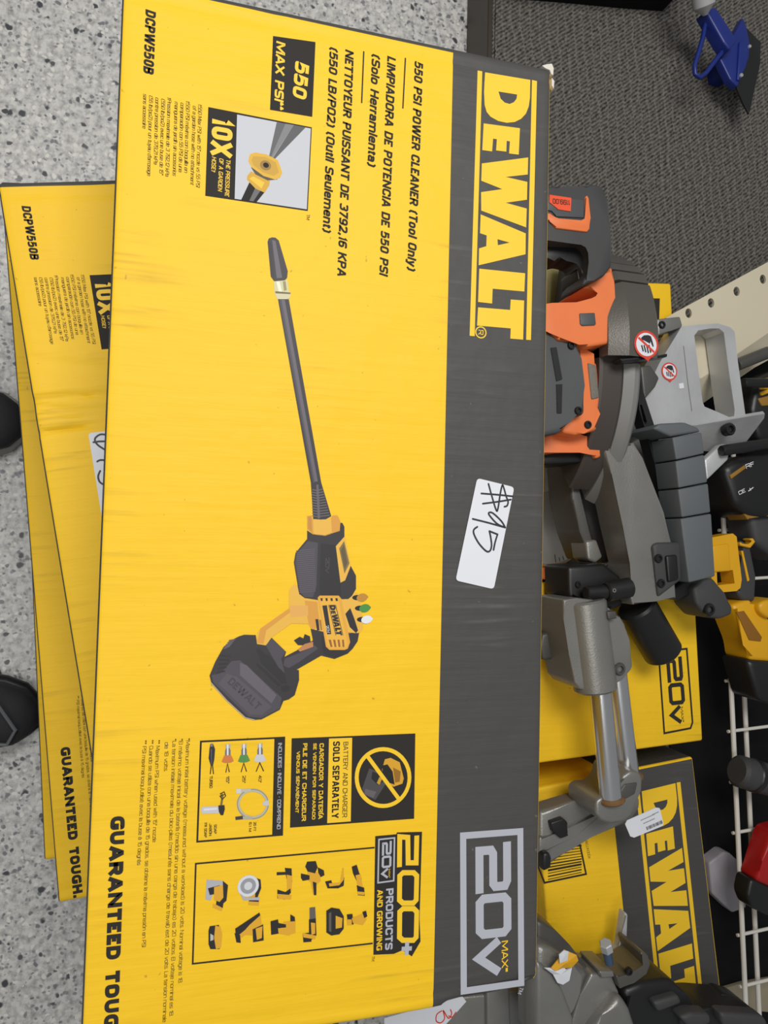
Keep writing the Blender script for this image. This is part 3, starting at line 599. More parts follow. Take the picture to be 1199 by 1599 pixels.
    for ya, yb in ((150, 248), (266, 368)): I.line(Ls(z6, [(766, ya + 10), (764, yb - 10), (755, yb), (721, yb), (710, yb - 10), (711, ya + 10), (722, ya), (756, ya)]), y2, YINK, True)
    I.line(Ls(z6, [(735, 374), (733, 416)]), .0036, SINK); I.line(Ls(z6, [(750, 394), (717, 396)]), .0036, SINK)
    o = L1(*z6(641, 40)); emblem(I, o, L1(*z6(638, 186)) - o, L1(*z6(697, 34)) - o, SINK, True, maxm=YINK, fw=.085)
    I.text('PRODUCTS', L1(*z6(667, 202)), L1(*z6(663.5, 400)), pxm(12), SINK, .06); I.text('AND GROWING', L1(*z6(638.5, 206)), L1(*z6(635.5, 402)), pxm(9), YINK, .055)
    I.text('TM', L1(*z6(621, 420)), L1(*z6(620, 436)), .0025, INK)
    Yt, Kt, Gt = ink(222, 166, 40), ink(38, 34, 34), ink(176, 176, 182)
    tools = [(Gt, [(88, 172), (142, 176), (140, 205), (110, 215), (100, 240), (84, 236)]), (Kt, [(92, 200), (130, 190), (133, 215), (98, 222)]), (Yt, [(112, 196), (146, 188), (152, 220), (134, 252), (112, 238)]), (Kt, [(140, 176), (157, 190), (152, 240), (134, 256), (128, 246), (142, 230)]), (Yt, [(108, 250), (140, 262), (136, 274), (108, 262)]), (Kt, [(120, 240), (142, 250), (140, 264), (118, 252)]),
             (Kt, [(240, 164), (262, 172), (264, 200), (250, 235), (238, 240), (246, 200)]), (Yt, [(228, 176), (246, 178), (244, 236), (226, 232)]), (Yt, [(224, 238), (258, 240), (256, 256), (222, 254)]), (Kt, [(226, 232), (256, 236), (256, 244), (224, 242)]),
             (Kt, [(314, 148), (348, 147), (348, 156), (314, 158)]), (Kt, [(340, 134), (362, 136), (364, 180), (350, 186), (344, 160)]), (Yt, [(346, 156), (364, 160), (362, 208), (348, 206)]), (Kt, [(316, 204), (342, 212), (358, 200), (360, 214), (340, 236), (316, 232)]), (Yt, [(316, 218), (362, 222), (360, 236), (318, 234)]),
             (Yt, [(414, 146), (452, 150), (456, 176), (442, 190), (442, 220), (432, 220), (424, 180), (412, 172)]), (Kt, [(412, 114), (440, 112), (446, 132), (438, 152), (414, 146), (406, 130)]), (Kt, [(392, 152), (420, 158), (420, 172), (398, 176), (392, 166)]), (Kt, [(446, 132), (466, 142), (468, 158), (456, 164), (448, 150)]), (Kt, [(430, 178), (442, 182), (442, 222), (434, 222)]),
             (Kt, [(470, 178), (490, 174), (494, 188), (520, 186), (522, 160), (532, 166), (530, 192), (512, 200), (478, 200)]), (Yt, [(482, 184), (518, 182), (526, 134), (530, 134), (530, 172), (516, 190), (484, 194)]),
             (Kt, [(556, 130), (572, 124), (580, 150), (588, 170), (574, 180), (560, 152)]), (Yt, [(568, 158), (584, 154), (594, 206), (580, 210)]), (Kt, [(572, 190), (596, 198), (598, 224), (576, 222)]), (Yt, [(574, 210), (598, 212), (596, 222), (576, 220)]),
             (Kt, [(98, 322), (128, 318), (130, 396), (100, 396), (94, 380), (94, 336)]), (Yt, [(116, 320), (132, 324), (138, 350), (134, 392), (118, 396), (112, 360)]), (ink(190, 188, 180), [(100, 346), (110, 352), (110, 366), (100, 370)]),
             (Kt, [(180, 330), (258, 278), (262, 290), (222, 326), (196, 350), (182, 352)]), (Yt, [(226, 318), (262, 286), (266, 330), (240, 352), (214, 350), (196, 362), (190, 352), (212, 334)]), (Kt, [(178, 344), (196, 350), (198, 376), (184, 374)]), (Kt, [(236, 332), (270, 316), (272, 368), (238, 374)]), (Yt, [(246, 330), (268, 322), (266, 360), (250, 366)]),
             (Kt, [(358, 284), (372, 292), (374, 312), (358, 318)]), (Yt, [(336, 308), (374, 306), (374, 344), (352, 350), (336, 334)]), (Kt, [(294, 306), (318, 300), (320, 312), (344, 316), (344, 326), (322, 328), (320, 346), (296, 350)]), (Yt, [(318, 328), (346, 334), (358, 344), (356, 352), (320, 346)]),
             (ink(96, 92, 90), [(420, 262), (438, 260), (440, 300), (420, 306)]), (Kt, [(418, 300), (440, 296), (442, 352), (426, 366), (418, 340)]), (Yt, [(424, 310), (438, 312), (438, 346), (426, 350)]), (Kt, [(398, 346), (424, 342), (426, 372), (400, 374)]), (Yt, [(398, 344), (440, 352), (438, 364), (400, 358)]),
             (Kt, [(474, 272), (490, 262), (516, 266), (530, 290), (530, 330), (516, 348), (490, 352), (474, 342)]), (Yt, [(504, 288), (526, 296), (524, 326), (504, 330)]), (ink(90, 86, 82), [(482, 280), (490, 276), (490, 340), (482, 338)]),
             (Kt, [(540, 284), (558, 282), (562, 316), (544, 318)]), (Yt, [(556, 296), (596, 280), (604, 300), (592, 318), (560, 312)]), (Kt, [(590, 276), (602, 272), (606, 290), (596, 296)]), (Yt, [(540, 300), (556, 300), (556, 318), (542, 318)])]
    for m, p in tools: I.poly(Ls(z6, p), m)
    c = L1(*z6(222, 192)); I.disc(c, .0085, .0085, ink(214, 216, 222)); I.disc(c, .0062, .0062, ink(150, 152, 158)); I.disc(c, .0032, .0032, ink(206, 208, 212)); I.poly(Ls(z6, [(196, 216), (214, 230), (258, 228), (258, 238), (206, 238)]), Gt)
    I.build('product_range_panel', root)
    # the large picture of the tool
    I = new_ink(); K, K2, K3, K4 = ink(50, 46, 50), ink(74, 70, 78), ink(98, 92, 100), ink(40, 38, 40)
    Y1, Y2, Y3 = ink(232, 180, 70), ink(216, 154, 60), ink(196, 138, 60)
    q = lambda p, m, f=z4: I.poly(Ls(f, p), m)
    q([(312, 88), (318, 72), (335, 66), (352, 68), (368, 82), (413, 235), (410, 268), (395, 285), (345, 285), (328, 262)], K, z3)
    q([(335, 80), (352, 84), (385, 268), (358, 270)], K3, z3); q([(316, 88), (332, 94), (346, 262), (332, 258)], K4, z3)
    q([(343, 286), (412, 280), (417, 332), (427, 342), (424, 368), (405, 376), (358, 374), (347, 340)], ink(206, 200, 160), z3); q([(356, 288), (372, 287), (386, 345), (370, 345)], ink(236, 232, 204), z3); q([(388, 286), (402, 285), (408, 330), (394, 334)], ink(150, 140, 90), z3); q([(350, 335), (427, 342), (426, 350), (352, 346)], ink(110, 96, 60), z3)
    q([(364, 375), (418, 375), (580, 1290), (630, 1458), (600, 1475), (540, 1472), (528, 1290)], K, z3); q([(380, 378), (398, 378), (563, 1285), (546, 1285)], K3, z3); q([(372, 378), (382, 378), (548, 1290), (540, 1290)], K2, z3)
    for k in range(11):
        yy = 1325 + 13 * k; I.line(Ls(z3, [(534, yy), (560, yy + 5), (586 + 3.6 * k, yy - 2)]), pxm(1.0), ink(120, 112, 112))
    q([(555, 1300), (566, 1300), (574, 1468), (562, 1470)], K3, z3)
    q([(655, 100), (683, 96), (690, 122), (730, 128), (798, 116), (808, 96), (838, 96), (856, 132), (852, 188), (830, 196), (762, 218), (700, 212), (656, 178)], Y2); q([(690, 124), (800, 118), (804, 200), (762, 214), (694, 206)], Y1); q([(660, 104), (680, 102), (684, 196), (660, 174)], Y3)
    q([(655, 186), (690, 210), (762, 220), (852, 190), (856, 140), (868, 142), (880, 165), (880, 240), (918, 400), (950, 460), (950, 540), (915, 600), (760, 604), (720, 606), (640, 594), (605, 568), (595, 500), (575, 380), (585, 322), (655, 238)], K)
    q([(660, 250), (720, 262), (712, 520), (690, 590), (640, 588), (612, 560), (600, 480), (582, 380), (592, 326)], K2)
    for k in range(22): I.line(Ls(z4, [(588 + 0.8 * k, 310 + 12 * k), (700 + .3 * k, 300 + 12 * k)]), pxm(.8), K3)
    q([(740, 262), (836, 280), (856, 500), (860, 580), (760, 590), (730, 560)], K4); I.text('20V', L1(*z4(766, 350)), L1(*z4(766, 445)), pxm(6), K2, .02)
    q([(828, 282), (878, 226), (886, 240), (918, 400), (884, 488), (856, 502)], Y1); q([(848, 296), (878, 250), (910, 385), (880, 448)], ink(128, 108, 62)); q([(858, 310), (876, 272), (898, 380), (882, 420)], ink(98, 84, 56))
    q([(545, 615), (548, 545), (572, 514), (596, 520), (608, 575), (640, 598), (720, 608), (760, 604), (900, 604), (950, 560), (975, 580), (992, 780), (978, 800), (955, 808), (895, 800), (760, 800), (690, 795), (662, 750), (560, 748), (440, 832), (408, 880), (350, 872), (358, 800), (372, 778), (548, 655)], Y1)
    q([(372, 780), (548, 656), (554, 680), (408, 790), (392, 870), (352, 868)], Y2); q([(640, 610), (716, 618), (732, 760), (690, 790), (662, 745)], Y2); q([(548, 640), (660, 640), (662, 700), (556, 712)], ink(226, 170, 84)); q([(704, 722), (722, 722), (730, 790), (714, 790)], K4); q([(728, 726), (738, 726), (746, 788), (736, 790)], ink(160, 110, 50))
    q([(676, 780), (760, 800), (880, 806), (968, 806), (960, 855), (930, 900), (900, 930), (820, 962), (740, 942), (600, 1022), (548, 1042), (495, 1005), (508, 955), (590, 912), (690, 850)], K); q([(520, 960), (600, 930), (700, 880), (720, 900), (600, 985), (540, 1020), (512, 1000)], K2); q([(740, 820), (765, 830), (790, 900), (880, 912), (900, 925), (820, 956), (752, 930)], K4)
    q([(575, 850), (610, 828), (632, 838), (640, 812), (672, 826), (676, 862), (650, 880), (600, 878)], K4); q([(598, 905), (640, 872), (690, 858), (692, 888), (612, 918)], ink(190, 128, 80))
    q([(885, 690), (915, 655), (940, 720), (962, 790), (950, 806), (912, 770)], K4)
    q([(718, 592), (730, 580), (845, 580), (862, 600), (914, 860), (900, 900), (880, 908), (790, 908), (768, 888)], ink(226, 166, 58)); q([(728, 600), (842, 592), (862, 700), (900, 870), (890, 892), (800, 898), (778, 880)], ink(234, 178, 62))
    for k in range(4):
        q([(734 + 30 * k, 596), (748 + 30 * k, 595), (748 + 31 * k, 612), (738 + 30 * k, 613)], K4); q([(784 + 27 * k, 846), (798 + 26 * k, 846), (808 + 24 * k, 890), (796 + 24 * k, 890)], ink(150, 96, 44))
    q([(746, 640), (774, 638), (800, 812), (776, 814)], K4); o = L1(*z4(782, 636)); wordmark(I, o, L1(*z4(826, 820)) - o, L1(*z4(828, 636)) - o, K4); I.text('20V', L1(*z4(768, 762)), L1(*z4(778, 808)), pxm(4), WINK, .02)
    for x, y, m in ((986, 592, ink(190, 136, 50)), (1002, 656, ink(70, 140, 64)), (1014, 724, ink(226, 228, 230))):
        I.disc(L1(*z4(x - 28, y)), .0022, .0045, ink(26, 24, 24)); I.disc(L1(*z4(x, y)), .0034, .0048, m, .2); I.disc(L1(*z4(x + 10, y)), .0018, .0040, m, .2)
    q([(245, 825), (275, 816), (345, 818), (352, 872), (405, 882), (440, 834), (528, 920), (500, 1005), (605, 1030), (606, 1090), (580, 1180), (545, 1205), (512, 1215), (490, 1268), (380, 1326), (330, 1330), (282, 1318), (160, 1200), (78, 1110), (66, 1062), (100, 980), (150, 890), (195, 850)], K)
    q([(200, 975), (250, 970), (330, 1040), (500, 1195), (490, 1260), (380, 1318), (300, 1310), (90, 1105), (78, 1060), (130, 1050)], K2); q([(250, 985), (290, 1000), (470, 1180), (440, 1230), (250, 1060)], K3); q([(170, 1050), (230, 1070), (440, 1250), (380, 1300), (310, 1296), (120, 1110)], ink(84, 79, 86))
    q([(345, 905), (365, 895), (400, 930), (430, 945), (520, 1045), (530, 1110), (500, 1110), (380, 990)], K4); q([(405, 880), (440, 838), (524, 920), (498, 960), (520, 1050), (480, 1010)], K2); q([(350, 985), (372, 1000), (500, 1120), (480, 1128), (352, 1004)], K4)
    for k in range(5): q([(150 + 8 * k, 890 - 12 * k + 6), (190 + 8 * k, 880 - 10 * k), (190 + 8 * k, 886 - 10 * k), (152 + 8 * k, 897 - 12 * k + 6)], K3); q([(108 + 5 * k, 1040 - 26 * k), (160 + 8 * k, 1030 - 22 * k), (160 + 8 * k, 1040 - 22 * k), (108 + 5 * k, 1050 - 26 * k)], K4)
    I.disc(L1(*z4(522, 1140)), .0028, .0036, K4); I.text('DEWALT', L1(*z4(172, 1105)), L1(*z4(352, 1272)), pxm(11), ink(66, 62, 68), .05)
    I.line(Ls(z4, [(75, 1105), (170, 1212), (282, 1316), (340, 1330)]), pxm(1.2), ink(180, 170, 160))
    tag(I.build('product_picture', root), 'printed picture of the black and yellow power cleaner')

def sticker(root, outline, strokes, wd, name='price_sticker', label=None, pen=None):
    """paper label stuck on a carton face; outline in local metres"""
    c = sum(outline, Vector((0, 0))) / 4; pts = []
    for i in range(4):
        a, b, d = outline[i - 1], outline[i], outline[(i + 1) % 4]; r = .0035
        p1 = b + (a - b).normalized() * r; p2 = b + (d - b).normalized() * r
        for k in range(5):
            t = k / 4; pts.append(p1 * (1 - t) ** 2 + b * 2 * t * (1 - t) + p2 * t * t)
    I = Ink(T, .0012); I.poly(pts, M_WHITE); o = I.build(name, root)
    if label: o['label'] = label
    J = Ink(T, .0014)
    for s in strokes:
        J.line(s, wd, pen or M_PEN)
        for e in (s[0], s[-1]): J.disc(e, wd / 2, wd / 2, pen or M_PEN, n=10)
    J.build('handwriting', o); return o
def smoothed(pts, n=6):
    P = [Vector(p) for p in pts]; out = []
    for i in range(len(P) - 1):
        p0, p1, p2, p3 = P[max(i - 1, 0)], P[i], P[i + 1], P[min(i + 2, len(P) - 1)]
        for k in range(n):
            t = k / n; out.append(0.5 * ((2 * p1) + (p2 - p0) * t + (2 * p0 - 5 * p1 + 4 * p2 - p3) * t * t + (3 * p1 - p0 - 3 * p2 + p3) * t ** 3))
    return out + [P[-1]]

def endbump(y):                                              # outline of the crushed far end
    t = (y + H / 2) / H
    return 0.0065 * math.sin(math.pi * min(1, t) ** 1.3) - (0.004 * max(0, (t - 0.93) / 0.07))
G = 'stacked cardboard tool cartons'
box = thing('cardboard_box', 'yellow and black carton on top of the stack with price sticker on its black band', 'box', (0, 0, 3 * T), G)
dn = []
def D(f, a, b, wd, dp): A_ = L1(*f(*a)); B_ = L1(*f(*b)); dn.append((A_.x, A_.y, B_.x, B_.y, wd, dp))
D(z1, (760, 90), (690, 300), .006, .0012); D(z1, (880, 150), (930, 160), .004, .0012)
D(lambda x, y: (x, y), (700, 1572), (832, 1532), .0035, .007); D(lambda x, y: (x, y), (745, 1574), (836, 1552), .004, .006)
D(lambda x, y: (x, y), (203, 500), (212, 520), .003, .0015); D(lambda x, y: (x, y), (201, 560), (190, 880), .0025, .0008)
carton_body('carton', box, endbump, True, dn)
carton_prints(box)
# torn white corner of the board
prs = list(box.children)
S1 = [smoothed(x) for x in ([(515, 225), (548, 345), (590, 480), (608, 470), (630, 330), (650, 242), (665, 262), (690, 350), (708, 400), (698, 440), (672, 450)], [(445, 320), (600, 332), (752, 348)], [(460, 420), (600, 402), (735, 380)],
                            [(680, 655), (640, 590), (560, 515), (522, 508), (525, 535), (600, 618), (680, 655)], [(680, 655), (520, 610), (360, 570)], [(565, 875), (580, 800), (604, 722)], [(604, 722), (560, 705), (524, 690)], [(524, 690), (538, 760), (545, 835), (528, 885), (490, 885), (420, 810), (372, 720), (372, 675), (405, 648)])]
sticker(box, Ls(z8, [(405, 168), (770, 258), (568, 1262), (192, 1175)]), [[L1(*z8(*p)) for p in s] for s in S1], pxm(2.6, 760, 800), label='white sticker with a handwritten price on the black band')
bm = bmesh.new()
for px in ([(846, 103), (853, 101), (861, 100), (864, 107), (863, 118), (860, 116), (858, 110), (851, 107)], [(861, 122), (865, 127), (864, 139), (861, 134)]):
    P = [L1(*q) for q in px]; add_prism(bm, [Vector((q.x, q.y, T + .0006)) for q in P], T - .004)
me = bpy.data.meshes.new('torn_corner'); bmesh.ops.recalc_face_normals(bm, faces=bm.faces[:]); bm.to_mesh(me); bm.free(); me.materials.append(mat('torn_board', (216, 210, 198), .9))
o = bpy.data.objects.new('torn_corner', me); C.objects.link(o); o.parent = box; o['label'] = 'white torn board at the corner'

def place_copy(loc, ang, label, keep):
    r = box.copy(); C.objects.link(r); r.location = loc; r.rotation_euler = (0, 0, ang); r['label'] = label; BASE[r] = Vector(loc)
    for ch in prs:
        if keep is not None and ch.name.split('.')[0] not in keep: continue
        c = ch.copy(); C.objects.link(c); c.parent = r
    return r
def placed(corner, which, ang):
    c, s = math.cos(ang), math.sin(ang); v = Vector((which * W / 2, -H / 2)); return Vector((corner.x - (v.x * c - v.y * s), corner.y - (v.x * s + v.y * c), 0))
A2 = math.radians(10.8); p = placed(at(-5, 283, 3 * T), -1, A2)
box2 = place_copy((p.x, p.y, 2 * T), A2, 'yellow carton directly under the top one, turned, price sticker half hidden', {c.name.split('.')[0] for c in prs} - {'carton'})
A3 = math.radians(6.5); p = placed(at(91, 1412, 2 * T), 1, A3)
box3 = place_copy((p.x, p.y, T), A3, 'third yellow carton down, its slogan showing beside the lower left edge', None)
A4 = math.radians(4.6); p = placed(at(69, 1345, T), 1, A4)
box4 = place_copy((p.x, p.y, 0), A4, 'lowest yellow carton of the stack, on the terrazzo, only a thin edge showing', None)
# sticker of the second carton
def loc2(u, v):
    q = at(u, v, 3 * T) - box2.location; c, s = math.cos(-A2), math.sin(-A2); return Vector((q.x * c - q.y * s, q.x * s + q.y * c))
dn = []
for a_, b_, wd, dp in (((46, 622), (166, 616), .003, .0025), ((50, 636), (166, 640), .006, .0016), ((62, 676), (166, 660), .0025, .0028), ((52, 630), (110, 645), .004, .0018), ((110, 645), (170, 654), .003, .0016), ((12, 300), (170, 285), .002, .0012), ((50, 560), (166, 575), .004, .001)):
    A_, B_ = loc2(*a_), loc2(*b_); dn.append((A_.x, A_.y, B_.x, B_.y, wd, dp))
carton_body('carton', box2, None, True, dn)
z9 = lambda x, y: (80 + x / 9.99, 640 + y / 9.99)
q0, q1 = loc2(*z9(580, 365)), loc2(*z9(765, 1520)); dd = (q1 - q0).normalized(); nn = Vector((-dd.y, dd.x)) * .05
if nn.y < 0: nn = -nn
S2 = [smoothed(x) for x in ([(900, 400), (780, 385), (700, 430), (685, 490), (740, 560), (850, 630)], [(660, 508), (760, 495), (900, 495)], [(720, 808), (770, 785), (850, 790)], [(765, 955), (735, 1030), (745, 1100), (780, 1145), (850, 1180)])]
sticker(box2, [q0, q0 + nn, q0 + dd * .185 + nn, q0 + dd * .185], [[loc2(*z9(*p)) for p in s] for s in S2], .0018, label='white handwritten sticker mostly covered by the carton above')

# ------------------------------------------------------------------ rear cartons
def flat_carton(name, label, cat, px, zt, zb, split=None, group=None):
    """px: four pixel corners of the upper face, clockwise from the far-left one of the picture"""
    P = pp(px, zt); c = sum(P, Vector((0, 0, 0))) / 4; r = thing(name, label, cat, (c.x, c.y, zb), group)
    bm = bmesh.new(); add_prism(bm, P, zb, 0.004, 3); obj('carton', bm, YEL, r)
    return r, zt
box20, zz = flat_carton('tool_carton', 'yellow carton with black framed voltage emblem, under the saw rails', 'box', [(838, 909), (1086, 936), (1098, 1157), (838, 1193)], 0.29, PZ + .005)
I = Ink(0.29); I.world = True
a = lambda u, v: at(u, v, .29).to_2d()
o = a(1028, 1018); emblem(I, o, a(1038, 1145) - o, a(1072, 1014) - o, INK, False, fw=0); 
I.line([a(1028, 1018), a(1072, 1013), a(1081, 1128), a(1078, 1137), a(1037, 1145)], .003, INK, True)
I.text('MAX*', a(1062, 1104), a(1064, 1128), .0045, INK, .03)
I.text('20V MAX LITHIUM ION', a(977, 1060), a(982, 1118), .003, INK, .0)
I.build('voltage_emblem', box20)
boxdw, zz = flat_carton('tool_carton', 'yellow and black carton with large yellow wordmark, behind the saw bracket', 'box', [(838, 1231), (1082, 1182), (1128, 1562), (866, 1597)], 0.25, PZ + .005)
I = Ink(0.25); I.world = True
a = lambda u, v: at(u, v, .25).to_2d()
I.poly([a(951, 1211), a(1080, 1185), a(1125, 1560), a(990, 1580)], BLK)
o = a(993, 1237); s_ = a(1028, 1578) - o; t_ = a(1062, 1221) - o
wordmark(I, o, s_, t_, YINK)
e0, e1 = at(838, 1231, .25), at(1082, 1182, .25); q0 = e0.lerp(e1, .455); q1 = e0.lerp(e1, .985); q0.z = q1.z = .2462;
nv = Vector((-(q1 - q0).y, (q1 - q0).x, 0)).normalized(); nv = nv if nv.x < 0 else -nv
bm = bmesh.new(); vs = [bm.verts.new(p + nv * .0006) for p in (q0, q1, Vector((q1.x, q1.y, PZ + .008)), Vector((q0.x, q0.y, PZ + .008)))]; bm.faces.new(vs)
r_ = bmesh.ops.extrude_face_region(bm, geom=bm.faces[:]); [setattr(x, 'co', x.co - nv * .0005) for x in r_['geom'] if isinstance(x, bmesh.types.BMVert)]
obj('end_shade_band', bm, BLK, boxdw)  # black panel carries the band on and paints shade onto the yellow end
tag(I.build('brand_lettering', boxdw), 'yellow wordmark on the black band of the carton')
I = Ink(0.25); I.world = True
z56 = lambda x, y: (820 + x / 3.1636, 1300 + y / 3.1636)
I.line([a(*z56(*p)) for p in [(40, 110), (270, 60), (300, 205), (95, 248)]], .0028, INK, True)
for k in range(11):
    f = k / 10; q0 = Vector(z56(112, 232 - 150 * f)); q1 = Vector(z56(278, 196 - 132 * f))
    I.line([a(*q0), a(*q1)], random.choice((.0012, .002, .003)), INK)
I.text('4000147318', a(922, 1340), a(917, 1312), .004, INK, .0)
I.build('barcode_panel', boxdw)
sc, zz = flat_carton('small_carton', 'small yellow carton corner behind the ribbed saw guard', 'box', [(985, 440), (1048, 442), (1052, 520), (985, 520)], 0.24, PZ)
I = Ink(0.24); I.world = True; a4 = lambda u, v: at(u, v, .24).to_2d()
I.poly([a4(1021, 466), a4(1030, 466), a4(1029, 500), a4(1023, 500)], INK); I.poly([a4(1000, 463), a4(1021, 466), a4(1021, 505), a4(1000, 505)], INK); I.build('printed_block', sc)

# ------------------------------------------------------------------ the sliding mitre saw
saw = thing('miter_saw', 'grey and orange sliding miter saw with chrome rails, right of the carton stack', 'saw', (at(950, 760, PZ).x, at(950, 760, PZ).y, PZ))
S = lambda name, px, zt, zb, m, bev=0.004, par=None: prism(name, px, zt, zb, m, par or saw, bev)
# base and turntable low down
c = at(838, 795, .20); bm = bmesh.new()
for r, z0, z1_ in ((.098, .135, .175), (.090, .17, .20)):
    rings = [[bm.verts.new((c.x + q * math.cos(k * math.pi / 32), c.y + .02 + q * math.sin(k * math.pi / 32), h)) for k in range(64)] for q, h in ((r, z0), (r, z1_ - .004), (r - .004, z1_))]
    for A_, B_ in zip(rings, rings[1:]):
        for k in range(64): bm.faces.new((A_[k], A_[(k + 1) % 64], B_[(k + 1) % 64], B_[k]))
    bm.faces.new(rings[-1]); bm.faces.new(rings[0][::-1])
tt = obj('turntable', bm, M_SILV, saw)
I = Ink(0.2); I.world = True
for k in range(17):
    an = math.radians(10 + 5 * k); I.line([Vector((c.x + .085 * math.cos(an), c.y + .02 + .085 * math.sin(an))), Vector((c.x + (.078 if k % 3 else .072) * math.cos(an), c.y + .02 + (.078 if k % 3 else .072) * math.sin(an)))], .0012, INK)
an = math.radians(65); q = Vector((c.x + .066 * math.cos(an), c.y + .02 + .066 * math.sin(an))); I.text('0', q, q + Vector((.006, -.003)), .008, INK, .02)
I.build('angle_scale', tt)
S('base_casting', [(842, 690), (900, 700), (925, 780), (930, 880), (905, 900), (842, 900)], .15, PZ, M_DGREY, .008)
S('base_casting', [(842, 870), (858, 868), (870, 890), (868, 905), (842, 905)], .19, .15, M_ORG, .003)
# black D handle
hd = S('handle', [(832, 291), (866, 290), (886, 295), (903, 295), (917, 289), (928, 287), (938, 290), (945, 298), (949, 316), (953, 360), (955, 400), (955, 416), (943, 432), (927, 438), (910, 446), (912, 436), (921, 426), (923, 410), (922, 394), (917, 383), (908, 378), (832, 377)], .455, .400, M_RUB, .011)
S('handle_inlay', [(855, 332), (861, 333), (865, 340), (872, 343), (908, 346), (914, 343), (915, 336), (914, 308), (917, 304), (920, 310), (922, 340), (921, 357), (917, 362), (868, 356), (860, 345), (855, 343)], .4575, .452, M_ORG, .0015, hd)
gp = S('grip_pad', [(840, 304), (912, 312), (912, 340), (868, 338), (862, 328), (840, 326)], .4568, .452, M_MOTOR, .001, hd)
I = Ink(.4568); I.world = True; a5 = lambda u, v: at(u, v, .4568).to_2d()
for k in range(8): I.disc(a5(895 + 2.5 * k, 315 + .4 * k), .0006, .0006, WINK, n=8)
for k in range(6): I.line([a5(893, 318 + 3 * k), a5(911, 320 + 3 * k)], .0006, M_BLKP)
I.build('grip_print', gp) if False else None
tg = S('price_label', [(858, 304), (892, 309), (891, 330), (872, 327), (862, 319), (858, 316)], .4578, .4570, mat('red_orange_label', (240, 84, 40), .5), 0, hd)
I = Ink(.4578); I.world = True; I.text('1199.00', a5(889, 313.5), a5(862, 310.5), .0062, INK, .02); tag(I.build('price_print', hd), 'dark digits printed upside down on the label')
S('trigger', [(840, 379), (906, 380), (914, 385), (918, 394), (918, 428), (910, 437), (907, 420), (904, 409), (894, 405), (884, 403), (874, 406), (866, 403), (840, 402)], .437, .40, M_BLKP, .006)
tr = S('handle_bracket', [(900, 420), (908, 414), (922, 425), (912, 444), (903, 440)], .43, .39, M_BLKP, .003)
# orange housing
oh = S('housing', [(832, 474), (862, 473), (900, 472), (925, 470), (933, 466), (940, 455), (910, 449), (925, 440), (943, 433), (956, 415), (959, 440), (961, 475), (965, 522), (960, 528), (949, 537), (918, 542), (905, 534), (872, 531), (860, 516), (832, 512)], .435, .345, M_ORG, .006)
S('lock_button', [(905, 489), (929, 488), (931, 506), (929, 508), (909, 509), (906, 506)], .4365, .43, M_MOTOR, .002, oh)
S('housing', [(899, 534), (918, 541), (923, 555), (933, 568), (938, 620), (936, 635), (932, 645), (933, 672), (912, 677), (900, 680), (878, 676), (880, 655), (912, 648), (913, 602)], .415, .335, M_ORG, .005)
lp = S('inspection_plate', [(918, 566), (931, 570), (936, 621), (924, 624)], .417, .41, mat('dusty_plate', (118, 112, 104), .7, 0, .25, 300), .002)
S('housing', [(832, 678), (878, 677), (905, 683), (930, 680), (937, 700), (940, 713), (930, 717), (925, 706), (905, 702), (832, 712)], .39, .32, M_ORG, .004)
S('laser_block', [(832, 706), (905, 702), (914, 706), (914, 722), (832, 727)], .375, .31, M_BLKP, .004)
mh = S('motor_housing', [(832, 510), (860, 516), (872, 532), (903, 535), (908, 560), (913, 602), (914, 648), (884, 653), (878, 676), (832, 684)], .43, .33, M_MOTOR, .006)
S('vent_slot', [(860, 543), (869, 542), (878, 592), (869, 595)], .4315, .42, M_BLKP, 0, mh); S('vent_slot', [(869, 600), (878, 600), (877, 645), (870, 645)], .4315, .42, M_BLKP, 0, mh)
for u, v, z in ((892.5, 539, .432), (903.5, 641, .432), (918.5, 663, .417)): bolt(u, v, z, .0052, saw)
# blade guard: a drum about the across axis
def arc_drum(name, xc, zc, y0, y1, r, a0, a1, m, ri=None, ch=.006, n=40, cl=None):
    bm = bmesh.new(); prof = [(y0, ri or r * .55), (y0, r - (cl or ch) * .6), (y0 + (cl or ch), r), (y1 - ch * .5, r), (y1, r - ch * .5), (y1, ri or r * .55)]
    rows = []
    for k in range(n + 1):
        t = math.radians(a0 + (a1 - a0) * k / n); rows.append([bm.verts.new((xc + q * math.cos(t), y, zc + q * math.sin(t))) for y, q in prof])
    for A_, B_ in zip(rows, rows[1:]):
        for k in range(len(prof)): bm.faces.new((A_[k], B_[k], B_[(k + 1) % len(prof)], A_[(k + 1) % len(prof)]))
    bm.faces.new(rows[0]); bm.faces.new(rows[-1][::-1]); return obj(name, bm, m, saw, 30)
GX, GZ, GR, GY = -.2357, .261, .19, .453
gd = arc_drum('blade_guard', GX, GZ, GY - .066, GY, GR, 84, 115, M_GUARD, ri=.10, cl=.022)
for k, (a0, a1, dr) in enumerate(((117, 122, -.003), (124, 128.5, -.005), (130.5, 134.5, -.0075), (136.5, 140, -.010), (142, 145.5, -.013), (147.5, 151, -.016), (153, 158, -.019))):
    arc_drum('guard_rib', GX, GZ, GY - .064 + .001 * k, GY - .001 * k, GR + dr, a0, a1, M_GUARD, ri=.10, ch=.003, n=6, cl=.018)
arc_drum('guard_core', GX, GZ, GY - .060, GY - .008, GR - .026, 114, 166, M_BLKP, ri=.09, n=20)
arc_drum('lower_guard', GX + .03, GZ - .035, GY - .032, GY - .008, GR + .012, 32, 92, M_GUARD2, ri=.10, ch=.012)
arc_drum('inner_guard', GX + .03, GZ - .035, GY - .066, GY - .032, GR + .004, 38, 98, M_MAROON, ri=.10, ch=.004)
